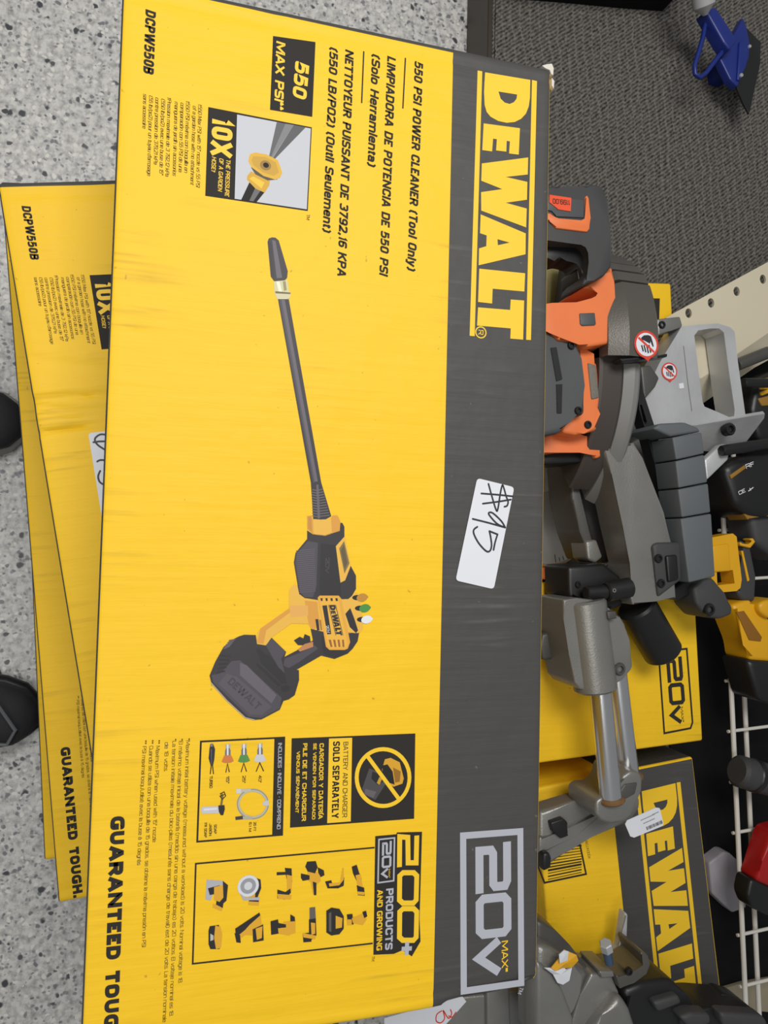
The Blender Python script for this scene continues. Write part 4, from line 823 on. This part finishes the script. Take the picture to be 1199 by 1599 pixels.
arc_drum('saw_blade', GX + .02, GZ - .03, GY - .040, GY - .037, GR - .03, -10, 200, mat('blade_steel', (150, 150, 150), .3, .9), ri=.02, ch=.001)
S('guard_lip', [(968, 560), (1028, 555), (1042, 552), (1042, 557), (972, 565)], .447, .43, M_BLKP, .001)
S('dust_shroud', [(838, 412), (905, 408), (914, 440), (916, 480), (838, 480)], .27, .24, mat('olive_shroud', (150, 140, 84), .5, 0, .2, 40), .004)
# warning decals
def decal(name, u, v, z, r, par):
    I = Ink(z); I.world = True; c = at(u, v, z).to_2d(); ex = (at(u + 1, v, z) - at(u, v, z)).to_2d().normalized(); ey = Vector((-ex.y, ex.x))
    ey = ey if ey.dot((at(u, v + 1, z) - at(u, v, z)).to_2d()) > 0 else -ey
    f = lambda pts: [c + ex * x * r + ey * y * r for x, y in pts]
    I.disc(c, r, r, M_RED); I.poly(f([(-.42, .85), (.42, .85), (.14, 1.1), (.04, 1.22), (-.1, 1.1)]), M_RED)
    I.disc(c, r * .84, r * .84, M_WHITE)
    I.poly(f([(-.38, -.5), (-.15, -.66), (.2, -.68), (.42, -.6), (.5, -.35), (.6, .12), (.52, .2), (.42, .0), (.36, -.22), (.3, -.05), (-.2, -.3), (-.42, -.3)]), M_PEN)
    for x in (-.46, -.26, -.05, .15): I.poly(f([(x, .02 + .1 * abs(x)), (x + .11, .02), (x + .22, .62 - .3 * abs(x)), (x + .1, .66 - .3 * abs(x))]), M_PEN)
    I.line(f([(-.62, -.50), (.60, .56)]), r * .17, M_RED)
    return tag(I.build(name, par), 'round red and white no-hands warning decal')
decal('warning_decal', 1009, 538, GZ + GR + .0006, .0178, saw)
# main arm
S('saw_arm', [(938, 690), (948, 702), (968, 704), (985, 692), (990, 690), (1003, 715), (1036, 800), (1050, 850), (1056, 935), (1024, 936), (988, 945), (984, 930), (986, 880), (972, 820), (955, 740)], .39, .335, M_GREY, .008)
bm = bmesh.new(); add_tube(bm, [at(916, 712, .33), at(945, 780, .33), at(970, 850, .33), at(985, 890, .33)], .015, 20); obj('arm_tube', bm, M_GREY, saw)
S('arm_rib', [(888, 716), (896, 718), (899, 760), (910, 790), (934, 870), (922, 876), (905, 830), (893, 780)], .335, .27, M_DGREY, .004)
S('arm_rib', [(897, 735), (922, 735), (955, 800), (978, 875), (942, 880), (930, 850), (908, 780)], .30, .25, M_DGREY, .004)
S('arm_rib', [(914, 845), (932, 842), (942, 870), (930, 880), (918, 874)], .34, .30, M_GREY, .004)
# depth stop and pivot block
pb = S('pivot_block', [(886, 884), (945, 880), (975, 905), (986, 925), (982, 940), (955, 955), (935, 940), (888, 934)], .365, .30, M_BLKP, .006)
bolt(903, 913, .367, .0045, saw)
rod('stop_screw', at(945, 924, .385), at(984, 917, .385), .0135, M_BLKP, saw); rod('stop_screw', at(914, 926, .385), at(947, 924, .385), .0095, M_BLKP, saw)
bolt(959, 922, .398, .003, saw, M_CHROME)
# slide housing and rails
S('slide_housing', [(879, 936), (900, 934), (925, 936), (938, 942), (948, 952), (968, 962), (976, 975), (983, 1000), (988, 1040), (986, 1046), (972, 1062), (960, 1070), (945, 1076), (925, 1079), (906, 1077), (897, 1066), (888, 1020), (880, 968)], .392, .32, M_GREY, .018)
rod('slide_barrel', at(912, 937, .378), at(930, 1078, .378), .0285, M_GREY, saw, 40, .1)
bolt(968, 1045, .394, .0085, saw, M_DGREY, 'lock_screw'); bolt(875, 960, .36, .006, saw); bolt(886, 1043, .36, .007, saw)
S('lock_screw', [(948, 955), (962, 954), (964, 966), (950, 968)], .405, .38, M_DGREY, .002)
S('lock_knob', [(846, 990), (862, 985), (870, 996), (883, 1003), (883, 1014), (870, 1020), (866, 1030), (848, 1032), (842, 1010)], .34, .31, M_DGREY, .006)
zr1, zr2 = .368, .335
rod('rail', at(935, 1050, zr1), at(954, 1252, zr1), .0148, M_CHROME, saw, 40); rod('rail', at(962, 1040, zr2), at(983, 1216, zr2), .0138, M_CHROME, saw, 40)
bk = S('rail_bracket', [(930, 1252), (938, 1245), (955, 1244), (968, 1232), (972, 1212), (985, 1203), (1000, 1206), (1004, 1216), (1003, 1236), (985, 1276), (972, 1284), (955, 1287), (940, 1283), (931, 1273)], .372, .30, M_GREY, .010)
for (u, v), z in (((954, 1249), zr1), ((983, 1213), zr2)):
    ax = (at(u, v, z) - at(u - 2, v - 20, z)).normalized(); p = at(u, v, z); rod('rail_collar', p - ax * .004, p + ax * .003, .0185, M_RUST, saw, 32)
S('rail_bracket', [(975, 1225), (996, 1222), (992, 1240), (970, 1252), (966, 1240)], .374, .36, M_DGREY, .002)
lg = S('rear_leg', [(842, 1268), (900, 1250), (940, 1242), (1000, 1245), (1000, 1262), (985, 1285), (940, 1300), (922, 1308), (890, 1328), (864, 1348), (842, 1356)], .315, .285, M_GREY, .006)
S('rear_leg', [(842, 1308), (880, 1300), (930, 1270), (938, 1276), (900, 1305), (842, 1336)], .319, .312, M_GREY, .003)
S('leg_clip', [(860, 1285), (880, 1278), (887, 1285), (884, 1300), (889, 1305), (876, 1310), (864, 1300)], .325, .31, M_BLKP, .002)
S('rubber_foot', [(848, 1333), (858, 1331), (862, 1340), (861, 1356), (848, 1362)], .33, .28, M_BLKP, .004)
bmm = bmesh.new(); add_tube(bmm, [at(845, 1330, .29), at(845, 1330, PZ)], .012, 16); add_tube(bmm, [at(978, 1260, .30), at(978, 1260, .251)], .012, 16); obj('stand_leg', bmm, M_DGREY, saw) if False else bmm.free()
# sliding fence with hand slot
ZF = .30
fo = [(1030, 566), (1064, 510), (1090, 507), (1121, 505), (1140, 511), (1147, 518), (1152, 565), (1164, 650), (1120, 660), (1088, 664), (1045, 668), (1012, 670), (1004, 620)]
fh = [(1084, 524), (1090, 516), (1108, 513), (1123, 513), (1130, 519), (1138, 580), (1147, 640), (1146, 650), (1140, 652), (1122, 644), (1100, 635), (1097, 628), (1090, 575)]
fe = holed('fence', pp(fo, ZF), [pp(fh, ZF)], .042, M_SILV, saw)
I = Ink(ZF); I.world = True; a6 = lambda u, v: at(u, v, ZF).to_2d(); I.line([a6(1067, 540), a6(1074, 600), a6(1080, 642)], .0012, M_GREY); I.build('score_line', fe)
slab('fence_flange', [at(1012, 669, .302), at(1088, 664, .302), at(1194, 646, .302), at(1193, 653, .296), at(1165, 690, .272), at(1110, 705, .255), at(1040, 700, .255)], .006, M_SILV, saw)
decal('warning_decal', 1045, 580, ZF + .001, .0138, saw)
S('spare_decal', [(1060, 599), (1067, 598), (1068, 606), (1061, 607)], ZF + .001, ZF, M_WHITE, 0, fe)
S('fence_tab', [(1026, 498), (1062, 494), (1066, 508), (1064, 512), (1048, 516), (1028, 524)], .30, .27, M_GREY, .003); bolt(1034, 507, .3015, .006, saw)
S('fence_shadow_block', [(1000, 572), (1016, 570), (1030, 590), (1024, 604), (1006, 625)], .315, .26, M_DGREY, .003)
bolt(1140, 670, .298, .010, saw)
# slotted black bar
bar = holed('slotted_bar', pp([(994, 600), (1003, 608), (1024, 672), (1042, 740), (1052, 835), (1044, 830), (1026, 740), (1010, 680), (998, 640)], .362), [pp([(999, 632), (1002, 632), (1010, 658), (1008, 663), (1004, 656)], .362)], .02, M_BLKP, saw)
S('bracket_bar', [(985, 690), (1012, 676), (1030, 700), (1040, 760), (1046, 800), (1030, 800)], .29, .25, M_DGREY, .004)
# segmented grey cover
ca = [(1053, 683), (1056, 680), (1070, 677), (1095, 675)]
sg = [[(1050, 683), (1096, 675), (1100, 708), (1056, 718)], [(1055, 720), (1100, 710), (1105, 753), (1060, 762)], [(1059, 764), (1106, 755), (1110, 800), (1065, 808)], [(1063, 810), (1111, 802), (1117, 900), (1076, 910)]]
for k, g_ in enumerate(sg):
    o_ = S('arm_cover', g_, .408 - .0012 * k, .362, M_COVER, .0022); o_['label'] = 'segmented grey plastic cover'
S('cover_base', [(1030, 690), (1052, 690), (1076, 905), (1056, 905)], .366, .33, M_RUB, .003)
S('cover_cap', [(1020, 669), (1030, 661), (1070, 659), (1090, 667), (1096, 674), (1048, 682)], .404, .345, M_COVER, .004)
hb = S('hinge_bracket', [(1018, 852), (1026, 847), (1064, 846), (1066, 905), (1028, 934), (1024, 900)], .394, .33, M_RUB, .005)
bolt(1029, 872, .396, .006, saw); bolt(1033, 911, .396, .006, saw); S('hinge_bracket', [(1040, 868), (1058, 866), (1061, 905), (1044, 910)], .398, .38, M_BLKP, .003, hb)
S('hinge_arm', [(1030, 934), (1066, 908), (1112, 903), (1116, 910), (1085, 925), (1060, 938)], .36, .31, M_BLKP, .004)
S('hinge_lobe', [(1082, 918), (1100, 905), (1114, 902), (1131, 926), (1145, 948), (1144, 960), (1126, 967), (1106, 965), (1088, 945)], .37, .32, M_RUB, .006); bolt(1108, 952, .372, .009, saw)
# dust port
rod('dust_port', at(992, 945, .35), at(1036, 1020, .335), .028, M_BLKP, saw, 32, .12)
# clamp bar at the far side
rod('clamp_bar', at(1126, 704, .30), at(1215, 690, .30), .0085, M_BLKP, saw); S('clamp_plate', [(1100, 718), (1127, 693), (1142, 694), (1137, 718), (1104, 750)], .292, .28, M_SILV, .003)
rod('clamp_bar', at(1150, 570, .27), at(1200, 550, .27), .010, M_DGREY, saw); rod('clamp_bar', at(1160, 598, .26), at(1205, 598, .26), .008, M_BLKP, saw)
# tag
tgp = thing('paper_tag', 'small white barcode tag hanging at the saw rail bracket', 'tag', at(1000, 1285, .34))
sb = slab('tag_card', [at(976, 1287, .345), at(979, 1281, .345), at(1024, 1261, .345), at(1030, 1262, .345), at(1036, 1286, .345), at(1034, 1290, .345), at(990, 1308, .345), at(984, 1306, .345)], .0006, M_WHITE, tgp)
I = Ink(.3452); I.world = True; a7 = lambda u, v: at(u, v, .345).to_2d()
for k in range(16): q = Vector((1009 + 1.55 * k, 1291 - .68 * k)); I.line([a7(*q), a7(q.x + 1.5, q.y + 5)], random.choice((.0006, .0010)), INK)
for k, (b, l) in enumerate((((1000, 1281), 22), ((1004, 1286), 18), ((1018, 1272), 10))): I.line([a7(*b), a7(b[0] + l, b[1] - .45 * l)], .0012, ink(150, 150, 150))
I.build('barcode_print', tgp)

# ------------------------------------------------------------------ wire shelf, black shade sheet and rear tools
bd = thing('black_board', 'matt black sheet standing in for shade behind the cartons, under the white wire shelf', 'board', (.3, 1.0, PZ))  # black sheet over the carpet paints in the darkness under the shelf
bm = bmesh.new(); P = pp([(1040, 640), (1098, 560), (1500, 480), (1500, 1700), (1060, 1700), (1040, 900)], PZ + .0045); add_prism(bm, P, PZ + .0005, .001); obj('board', bm, mat('matt_black', (16, 16, 17), .85, 0, .35, 40, spec=.2), bd)
ws = thing('wire_shelf', 'white wire shelf grid on the right, seen over the black shade sheet', 'shelf', (.4, .85, PZ))
ZW = .19
p0, p1 = at(1116, 520, ZW), at(1166, 1610, ZW); dl = (p1 - p0).normalized(); nl = Vector((-dl.y, dl.x, 0)); nl = nl if nl.y > 0 else -nl
sp = .0865
for k, off in enumerate((0, .044, .15, .26, .37)):
    tube('long_wire', [p0 + nl * off - dl * .05 + Vector((0, 0, 0 if k != 1 else -.02)), p1 + nl * off + dl * .05 + Vector((0, 0, 0 if k != 1 else -.02))], .0042 if k < 2 else .003, M_WIRE, ws, 10)
pr0 = at(1138, 985, ZW); t0 = (pr0 - p0).dot(dl); k0 = -int(t0 / sp)
for k in range(k0, k0 + 13):
    q = p0 + dl * (t0 + k * sp) + Vector((0, 0, -.006)); tube('cross_wire', [q - nl * .006, q + nl * .40], .0028, M_WIRE, ws, 10)
for f in (.0, 1.0):
    for off in (.0, .37): q = p0 + (p1 - p0) * f + nl * off; tube('shelf_leg', [q, Vector((q.x, q.y, PZ + .005))], .005, M_WIRE, ws, 10)
# beige slotted angle
ba = thing('slotted_angle', 'beige perforated steel angle crossing diagonally above the silver fence', 'shelf post', at(1150, 480, PZ))
hs = []
ZB = .255
for u, v in ((1075, 489), (1110, 473), (1150, 455), (1191, 436), (1236, 415), (1280, 394)):
    c = at(u, v, ZB); hs.append([c + Vector((.0078 * math.cos(k * math.pi / 8), .0062 * math.sin(k * math.pi / 8), 0)) for k in range(16)])
holed('flange', pp([(1040, 496), (1052, 489), (1199, 409), (1340, 332), (1340, 445), (1199, 520), (1096, 590), (1040, 600)], ZB), hs, .004, M_BEIGE, ba)
lo = [at(1040, 600, ZB), at(1096, 590, ZB), at(1199, 520, ZB), at(1340, 445, ZB)]
slab('flange', [lo[0], lo[1], lo[2], lo[3], lo[3] + Vector((.05, .005, -.035)), lo[2] + Vector((.05, .005, -.035)), lo[1] + Vector((.05, .005, -.035)), lo[0] + Vector((.05, .0, -.035))], .004, M_BEIGE, ba)
for u, v in ((1320, 400),): q = at(u, v, ZB - .004); bm = bmesh.new(); add_box(bm, (q.x, q.y, (q.z + PZ) / 2), .05, .05, q.z - PZ - .001, bevel=.003); obj('foot', bm, M_BEIGE, ba)
for u, v in ((1060, 560),): q = at(u, v, ZB - .004); bm = bmesh.new(); add_box(bm, (q.x, q.y + .01, (q.z + PZ) / 2), .03, .03, q.z - PZ - .001, bevel=.003); obj('foot', bm, M_BEIGE, ba)

def tool(name, label, cat, u, v, z): return thing(name, label, cat, at(u, v, z))
zw = ZW + .006
# black nailer with white marks
t = tool('nail_gun', 'black power tool with small white safety symbols, lying on the wire shelf', 'power tool', 1170, 760, zw)
b_ = prism('body', [(1128, 730), (1150, 712), (1215, 706), (1230, 790), (1200, 810), (1170, 806), (1148, 790)], .27, zw, M_BLKP, t, .014)
prism('nose', [(1168, 800), (1200, 796), (1240, 830), (1225, 880), (1180, 850)], .25, zw, M_RUB, t, .012)
prism('trim', [(1140, 742), (1163, 726), (1165, 731), (1142, 748)], .272, .262, mat('ochre', (150, 110, 40), .5), t, .001)
prism('collar', [(1160, 800), (1176, 790), (1199, 795), (1215, 800), (1215, 806), (1180, 806), (1168, 812)], .262, .22, mat('ochre', (150, 110, 40), .5), t, .002)
prism('trim', [(1195, 793), (1205, 790), (1206, 796), (1196, 798)], .267, .255, M_TOOLY, t, .001)
I = Ink(.271); I.world = True; a8 = lambda u, v: at(u, v, .271).to_2d()
I.text('RF', a8(1165, 732), a8(1178, 727), .007, WINK, .03); I.text('CE', a8(1154, 773), a8(1164, 768), .006, WINK, .03); I.line([a8(1168, 767), a8(1176, 761)], .0014, WINK); I.line([a8(1170, 762), a8(1172, 766)], .0012, WINK)
I.build('symbols', t)
# yellow framed tool
t = tool('cordless_stapler', 'yellow and black tool with an open frame, in front of the wire shelf', 'power tool', 1150, 900, zw)
holed('frame', pp([(1108, 840), (1144, 833), (1150, 838), (1158, 905), (1156, 918), (1150, 923), (1112, 926)], .26), [pp([(1119, 893), (1144, 890), (1147, 911), (1120, 914)], .26)], .03, M_TOOLY, t)
prism('slide', [(1112, 852), (1139, 848), (1142, 892), (1114, 894)], .263, .24, M_TOOLY, t, .003)
prism('body', [(1156, 842), (1172, 850), (1182, 900), (1180, 940), (1160, 938), (1150, 925), (1158, 910)], .25, zw, M_RUB, t, .006)
prism('stripe', [(1157, 860), (1160, 860), (1170, 906), (1167, 908)], .2515, .245, M_TOOLY, t, 0)
prism('handle', [(1142, 945), (1172, 934), (1182, 950), (1199, 968), (1225, 1000), (1220, 1036), (1170, 1032), (1166, 1005)], .25, zw, M_TOOLY, t, .008)
prism('handle_insert', [(1150, 956), (1162, 954), (1190, 995), (1188, 1002), (1170, 1000)], .2515, .24, mat('dark_ochre', (138, 92, 22), .5), t, .001)
prism('knob', [(1184, 945), (1192, 938), (1215, 934), (1225, 950), (1220, 965), (1200, 966), (1188, 958)], .262, .22, M_TOOLY, t, .008)
prism('battery', [(1166, 1030), (1230, 1034), (1240, 1110), (1185, 1095)], .255, zw, M_BLKP, t, .01)
prism('hook', [(1156, 846), (1168, 852), (1176, 846), (1170, 842), (1176, 840), (1180, 846), (1172, 856), (1156, 852)], .256, .24, M_TOOLY, t, .002)
# yellow bit of another tool high up
t = tool('cordless_drill', 'black and yellow drill, only its grip at the right picture edge', 'power tool', 1190, 600, zw)
prism('body', [(1180, 590), (1215, 575), (1240, 610), (1235, 680), (1185, 690), (1172, 640)], .235, zw, M_BLKP, t, .01)
prism('clip', [(1186, 595), (1194, 590), (1215, 588), (1215, 594), (1196, 597), (1194, 602), (1215, 602), (1215, 607), (1188, 608)], .239, .230, M_TOOLY, t, .002)
prism('clip', [(1188, 612), (1215, 602), (1215, 608), (1190, 618)], .239, .230, M_TOOLY, t, .002); prism('clip', [(1184, 622), (1215, 614), (1215, 632), (1190, 634)], .238, .230, mat('ochre', (150, 110, 40), .5), t, .002)
# black knob cylinder
t = tool('rubber_mallet', 'short black rubber cylinder lying across the white wires', 'tool', 1170, 1215, zw)
rod('head', at(1150, 1203, .225), at(1215, 1222, .225), .026, M_RUB, t, 32, .2)
bm = bmesh.new(); a_, b2 = at(1150, 1203, .225), at(1215, 1222, .225); d_ = (b2 - a_).normalized(); add_tube(bm, [a_ + d_ * .030, a_ + d_ * .032, a_ + d_ * .040, a_ + d_ * .042], [.026, .0275, .0275, .026], 32); obj('band', bm, M_BLKP, t)
# red and black grip
t = tool('power_drill', 'red and black power tool at the right edge beside the wire', 'power tool', 1200, 1370, zw)
prism('body', [(1190, 1345), (1186, 1360), (1180, 1376), (1215, 1392), (1240, 1370), (1240, 1290), (1205, 1300)], .232, zw, mat('red_plastic', (168, 22, 22), .4, 0, .05, 30), t, .012)
prism('grip', [(1172, 1374), (1182, 1374), (1220, 1392), (1235, 1440), (1195, 1428), (1175, 1420), (1167, 1400)], .228, zw, M_BLKP, t, .010)
# pale hexagonal scoop
t = tool('plastic_pad', 'pale grey six sided plastic pad lying under the white wire', 'pad', 1140, 1378, PZ)
prism('pad', [(1131, 1330), (1140, 1332), (1159, 1350), (1166, 1418), (1144, 1426), (1112, 1396), (1107, 1348)], PZ + .030, PZ + .0055, mat('pale_grey_plastic', (158, 154, 162), .5, 0, .05, 30), t, .004)
# cardboard scrap
t = tool('cardboard_scrap', 'beige scrap of card at the lower right corner', 'card', 1165, 1552, PZ)
prism('card', [(1126, 1545), (1160, 1535), (1215, 1526), (1215, 1582), (1146, 1576), (1138, 1560)], PZ + .012, PZ + .0055, mat('buff_card', (150, 140, 118), .8, 0, .1, 30), t, .001)

# ------------------------------------------------------------------ blue scraper and the black case at the top
t = tool('floor_scraper', 'blue razor scraper with black blade, pale handle and wire loop on the carpet', 'scraper', 1140, 70, PZ + .02)
rod('handle_end', at(1088, -80, .24), at(1101, 24, .20), .0185, mat('pale_grey_grip', (170, 170, 170), .5), t, 32, .8)
prism('shaft', [(1101, 15), (1118, 10), (1152, 62), (1140, 78), (1130, 66)], .19, .165, M_BLUE, t, .004)
lp = [at(*p, .175) for p in [(1104, 20), (1097, 60), (1084, 104), (1085, 116), (1093, 121), (1102, 114), (1120, 90), (1138, 68)]]
tube('wire_loop', lp, .0042, M_BLUE, t, 12)
prism('blade_holder', [(1142, 60), (1160, 26), (1166, 40), (1172, 70), (1170, 90), (1152, 135), (1140, 124), (1124, 92), (1130, 80), (1138, 66)], .165, .15, M_BLUE, t, .003)
prism('blade_holder', [(1155, 64), (1168, 62), (1171, 80), (1164, 104), (1156, 126), (1151, 124)], .169, .16, M_BLUE, t, .003)
prism('blade', [(1160, 40), (1168, 46), (1188, 66), (1187, 100), (1170, 178), (1160, 160), (1150, 136), (1158, 118), (1170, 80)], .155, .151, M_BLKP, t, .0008)
bolt(1158, 117, .171, .0035, t, M_SILV); bolt(1171, 72, .171, .003, t, M_SILV)
prism('blade_holder', [(1135, 80), (1158, 80), (1156, 110), (1138, 105)], .155, PZ + .001, M_BLUE, t, .003)
t = tool('black_case', 'black case at the top edge beside the scraper', 'case', 940, -60, PZ)
prism('case', [(795, -190), (802, -52), (838, -47), (930, -38), (1005, -30), (1075, -24), (1083, -60), (1085, -190)], .17, PZ + .001, mat('matt_black', (16, 16, 17), .85, 0, .35, 40, spec=.2), t, .006)
prism('lid', [(800, -195), (807, -76), (930, -66), (1070, -52), (1078, -195)], .20, .1705, M_BLKP, t, .006)

# ------------------------------------------------------------------ second saw, lower right
t = thing('chop_saw', 'second grey saw with black levers at the bottom right corner', 'saw', at(940, 1580, PZ))
SS = lambda name, px, zt, zb, m, bev=.004, par=None: prism(name, px, zt, zb, m, par or t, bev)
SS('guard', [(838, 1438), (850, 1441), (870, 1455), (890, 1476), (905, 1496), (960, 1560), (975, 1640), (838, 1640)], .33, .29, M_DGREY, .006)
SS('guard', [(838, 1476), (860, 1480), (890, 1500), (923, 1520), (905, 1552), (896, 1575), (870, 1640), (838, 1640)], .355, .30, M_GREY, .012)
SS('guard_side', [(838, 1500), (862, 1520), (880, 1548), (896, 1590), (898, 1650), (838, 1650)], .362, .33, M_GREY, .006)
SS('fence', [(923, 1520), (956, 1524), (968, 1552), (940, 1600), (900, 1640), (890, 1600), (905, 1556)], .345, .29, M_GREY, .004)
SS('fence', [(936, 1517), (958, 1517), (960, 1526), (940, 1528)], .352, .30, M_GREY, .002)
SS('housing', [(968, 1553), (985, 1575), (1006, 1640), (930, 1650), (915, 1620), (940, 1585)], .36, .29, M_GREY, .010)
SS('hook_bracket', [(962, 1524), (985, 1522), (1006, 1508), (1000, 1490), (1002, 1486), (1012, 1492), (1016, 1506), (1010, 1522), (990, 1535), (968, 1545)], .355, .30, M_GUARD, .003)
rod('stop_screw', at(951, 1503, .35), at(946, 1478, .37), .006, mat('blue_steel', (86, 116, 150), .35, .5), t); rod('stop_screw', at(948, 1484, .374), at(945, 1472, .378), .0085, M_SILV, t, 6); bolt(983, 1518, .358, .005, t)
SS('pale_lever', [(976, 1425), (981, 1428), (979, 1482), (972, 1502), (962, 1500), (958, 1490), (968, 1480)], .30, .285, mat('pale_grey_grip', (170, 170, 170), .5), .003)
SS('motor', [(972, 1548), (1000, 1536), (1050, 1530), (1075, 1555), (1090, 1575), (1060, 1640), (990, 1640), (985, 1590)], .34, .28, M_BLKP, .010)
SS('lever', [(1020, 1566), (1060, 1554), (1066, 1568), (1028, 1582)], .352, .33, M_RUB, .005)
SS('lever', [(1062, 1580), (1110, 1575), (1180, 1580), (1205, 1600), (1205, 1640), (1060, 1640)], .345, .28, M_BLKP, .010)
SS('lever', [(1062, 1590), (1080, 1582), (1110, 1584), (1112, 1600), (1080, 1610)], .36, .34, M_RUB, .006); SS('lever', [(1125, 1582), (1190, 1586), (1200, 1596), (1195, 1612), (1130, 1605)], .36, .34, M_RUB, .006)
SS('lever', [(1108, 1582), (1118, 1562), (1130, 1552), (1144, 1556), (1146, 1568), (1135, 1576), (1125, 1590)], .31, .28, M_BLKP, .005)
SS('base_plate', [(690, 1560), (842, 1545), (850, 1660), (690, 1660)], .24, .20, M_GREY, .004)
SS('base_plate', [(760, 1545), (795, 1540), (800, 1660), (762, 1660)], .25, .21, M_GREY, .003)
SS('base_plate', [(842, 1535), (862, 1540), (872, 1660), (846, 1660)], .27, .22, M_GREY, .003)
SS('base_foot', [(720, 1670), (1000, 1680), (1000, 1740), (720, 1740)], .20, PZ + .001, M_DGREY, .004)
wr = thing('paper_tag', 'crumpled yellow and white tag on the second grey saw', 'tag', at(872, 1508, .362))
def crumple(name, px, z, m, h):
    bm = bmesh.new(); P = pp(px, z); c = sum(P, Vector((0, 0, 0))) / len(P); cv_ = bm.verts.new(c + Vector((0, 0, h))); vs = [bm.verts.new(p + Vector((0, 0, random.uniform(0, h)))) for p in P]
    fs = [bm.faces.new((cv_, vs[i], vs[(i + 1) % len(vs)])) for i in range(len(vs))]
    r = bmesh.ops.extrude_face_region(bm, geom=fs)
    for x in r['geom']:
        if isinstance(x, bmesh.types.BMVert): x.co.z += .0012
    return obj(name, bm, m, wr, 0)
crumple('tag_card', [(847, 1508), (862, 1508), (872, 1500), (880, 1510), (892, 1510), (886, 1528), (876, 1534), (868, 1532), (862, 1520)], .364, M_WHITE, .006)
crumple('tag_card', [(872, 1492), (880, 1482), (896, 1487), (899, 1496), (890, 1508), (876, 1510), (864, 1512), (858, 1508)], .368, M_TOOLY, .006); crumple('tag_card', [(870, 1488), (878, 1481), (886, 1484), (884, 1498), (872, 1502)], .374, M_WHITE, .004)
pt = thing('paper_tag', 'white paper with red handwriting poking out below the top carton', 'tag', at(700, 1590, .27))
slab('tag_card', [at(600, 1590, .27), at(722, 1556, .27), at(728, 1564, .27), at(694, 1602, .27), at(660, 1660, .27), at(600, 1660, .27)], .001, M_WHITE, pt)
I = Ink(.27); I.world = True; a9 = lambda u, v: at(u, v, .27).to_2d()
for s in ([(690, 1578), (682, 1584), (681, 1594), (688, 1597), (694, 1590), (692, 1578), (700, 1590), (705, 1583), (703, 1576)], [(700, 1586), (706, 1588), (712, 1580)]): I.line([a9(*p) for p in smoothed([Vector(p) for p in s])], .0016, M_RED)
I.build('handwriting', pt)

# ------------------------------------------------------------------ shoes on the floor to the left
def shoe(label, tip, uoff, sole_m, ang, panel):
    p = at(tip[0], tip[1], .04); r = thing('shoe', label, 'shoe', (p.x, p.y, 0), 'shoes beside the stack')
    dy = Vector((math.sin(ang), math.cos(ang), 0)); dx = Vector((dy.y, -dy.x, 0)); base = Vector((p.x, p.y, 0))
    st = [(0, .012, .028), (-.008, .026, .040), (-.025, .041, .052), (-.055, .049, .060), (-.09, .050, .070), (-.13, .046, .088), (-.17, .041, .105), (-.21, .039, .110), (-.25, .040, .112), (-.285, .036, .105), (-.30, .022, .09)]
    def loft(rows, n=20):
        bm = bmesh.new(); R_ = []
        for y, hw, z0, h in rows:
            R_.append([bm.verts.new(base + dy * y + dx * (hw * math.copysign(abs(math.cos(a)) ** .8, math.cos(a))) + Vector((0, 0, z0 + h * (.5 + .5 * math.copysign(abs(math.sin(a)) ** .75, math.sin(a)))))) for a in [2 * math.pi * k / n for k in range(n)]])
        for A_, B_ in zip(R_, R_[1:]):
            for k in range(n): bm.faces.new((A_[k], A_[(k + 1) % n], B_[(k + 1) % n], B_[k]))
        bm.faces.new(R_[0]); bm.faces.new(R_[-1][::-1]); return bm
    obj('upper', loft([(y, hw, .012, h) for y, hw, h in st]), mat('black_mesh_fabric', (40, 40, 42), .75, 0, .2, 300, .3, 800), r, 60)
    obj('sole', loft([(y + .004 if i == 0 else y, hw + .005, .0, .028) for i, (y, hw, h) in enumerate(st)]), sole_m, r, 60)
    obj('collar', loft([(-.17, .030, .085, .05), (-.20, .034, .085, .055), (-.25, .034, .085, .055), (-.28, .026, .085, .05)]), M_RUB, r, 60)
    if panel:
        q = [base + dy * y + dx * x + Vector((0, 0, h)) for x, y, h in ((-.028, -.10, .092), (-.030, -.055, .082), (.012, -.022, .071), (.034, -.030, .069), (.034, -.05, .074), (.030, -.10, .090))]
        for k in range(len(q)): pass
        tube('toe_trim', q, .0030, mat('trim_grey', (96, 98, 102), .5), r, 8)
    for k in range(4):
        y = -.105 - .02 * k; z = .088 + .010 * k; tube('lace', [base + dy * y + dx * -.026 + Vector((0, 0, z)), base + dy * (y - .003) + Vector((0, 0, z + .010)), base + dy * y + dx * .026 + Vector((0, 0, z))], .0028, M_RUB, r, 8)
    return r
shoe('black shoe with grey toe trim on the terrazzo, lower of the two at the left', (58, 1122), 0, M_BLKP, math.radians(8), True)
shoe('black shoe with pale sole on the terrazzo, upper of the two at the left', (36, 655), 0, mat('pale_sole', (150, 146, 140), .6), math.radians(-6), False)
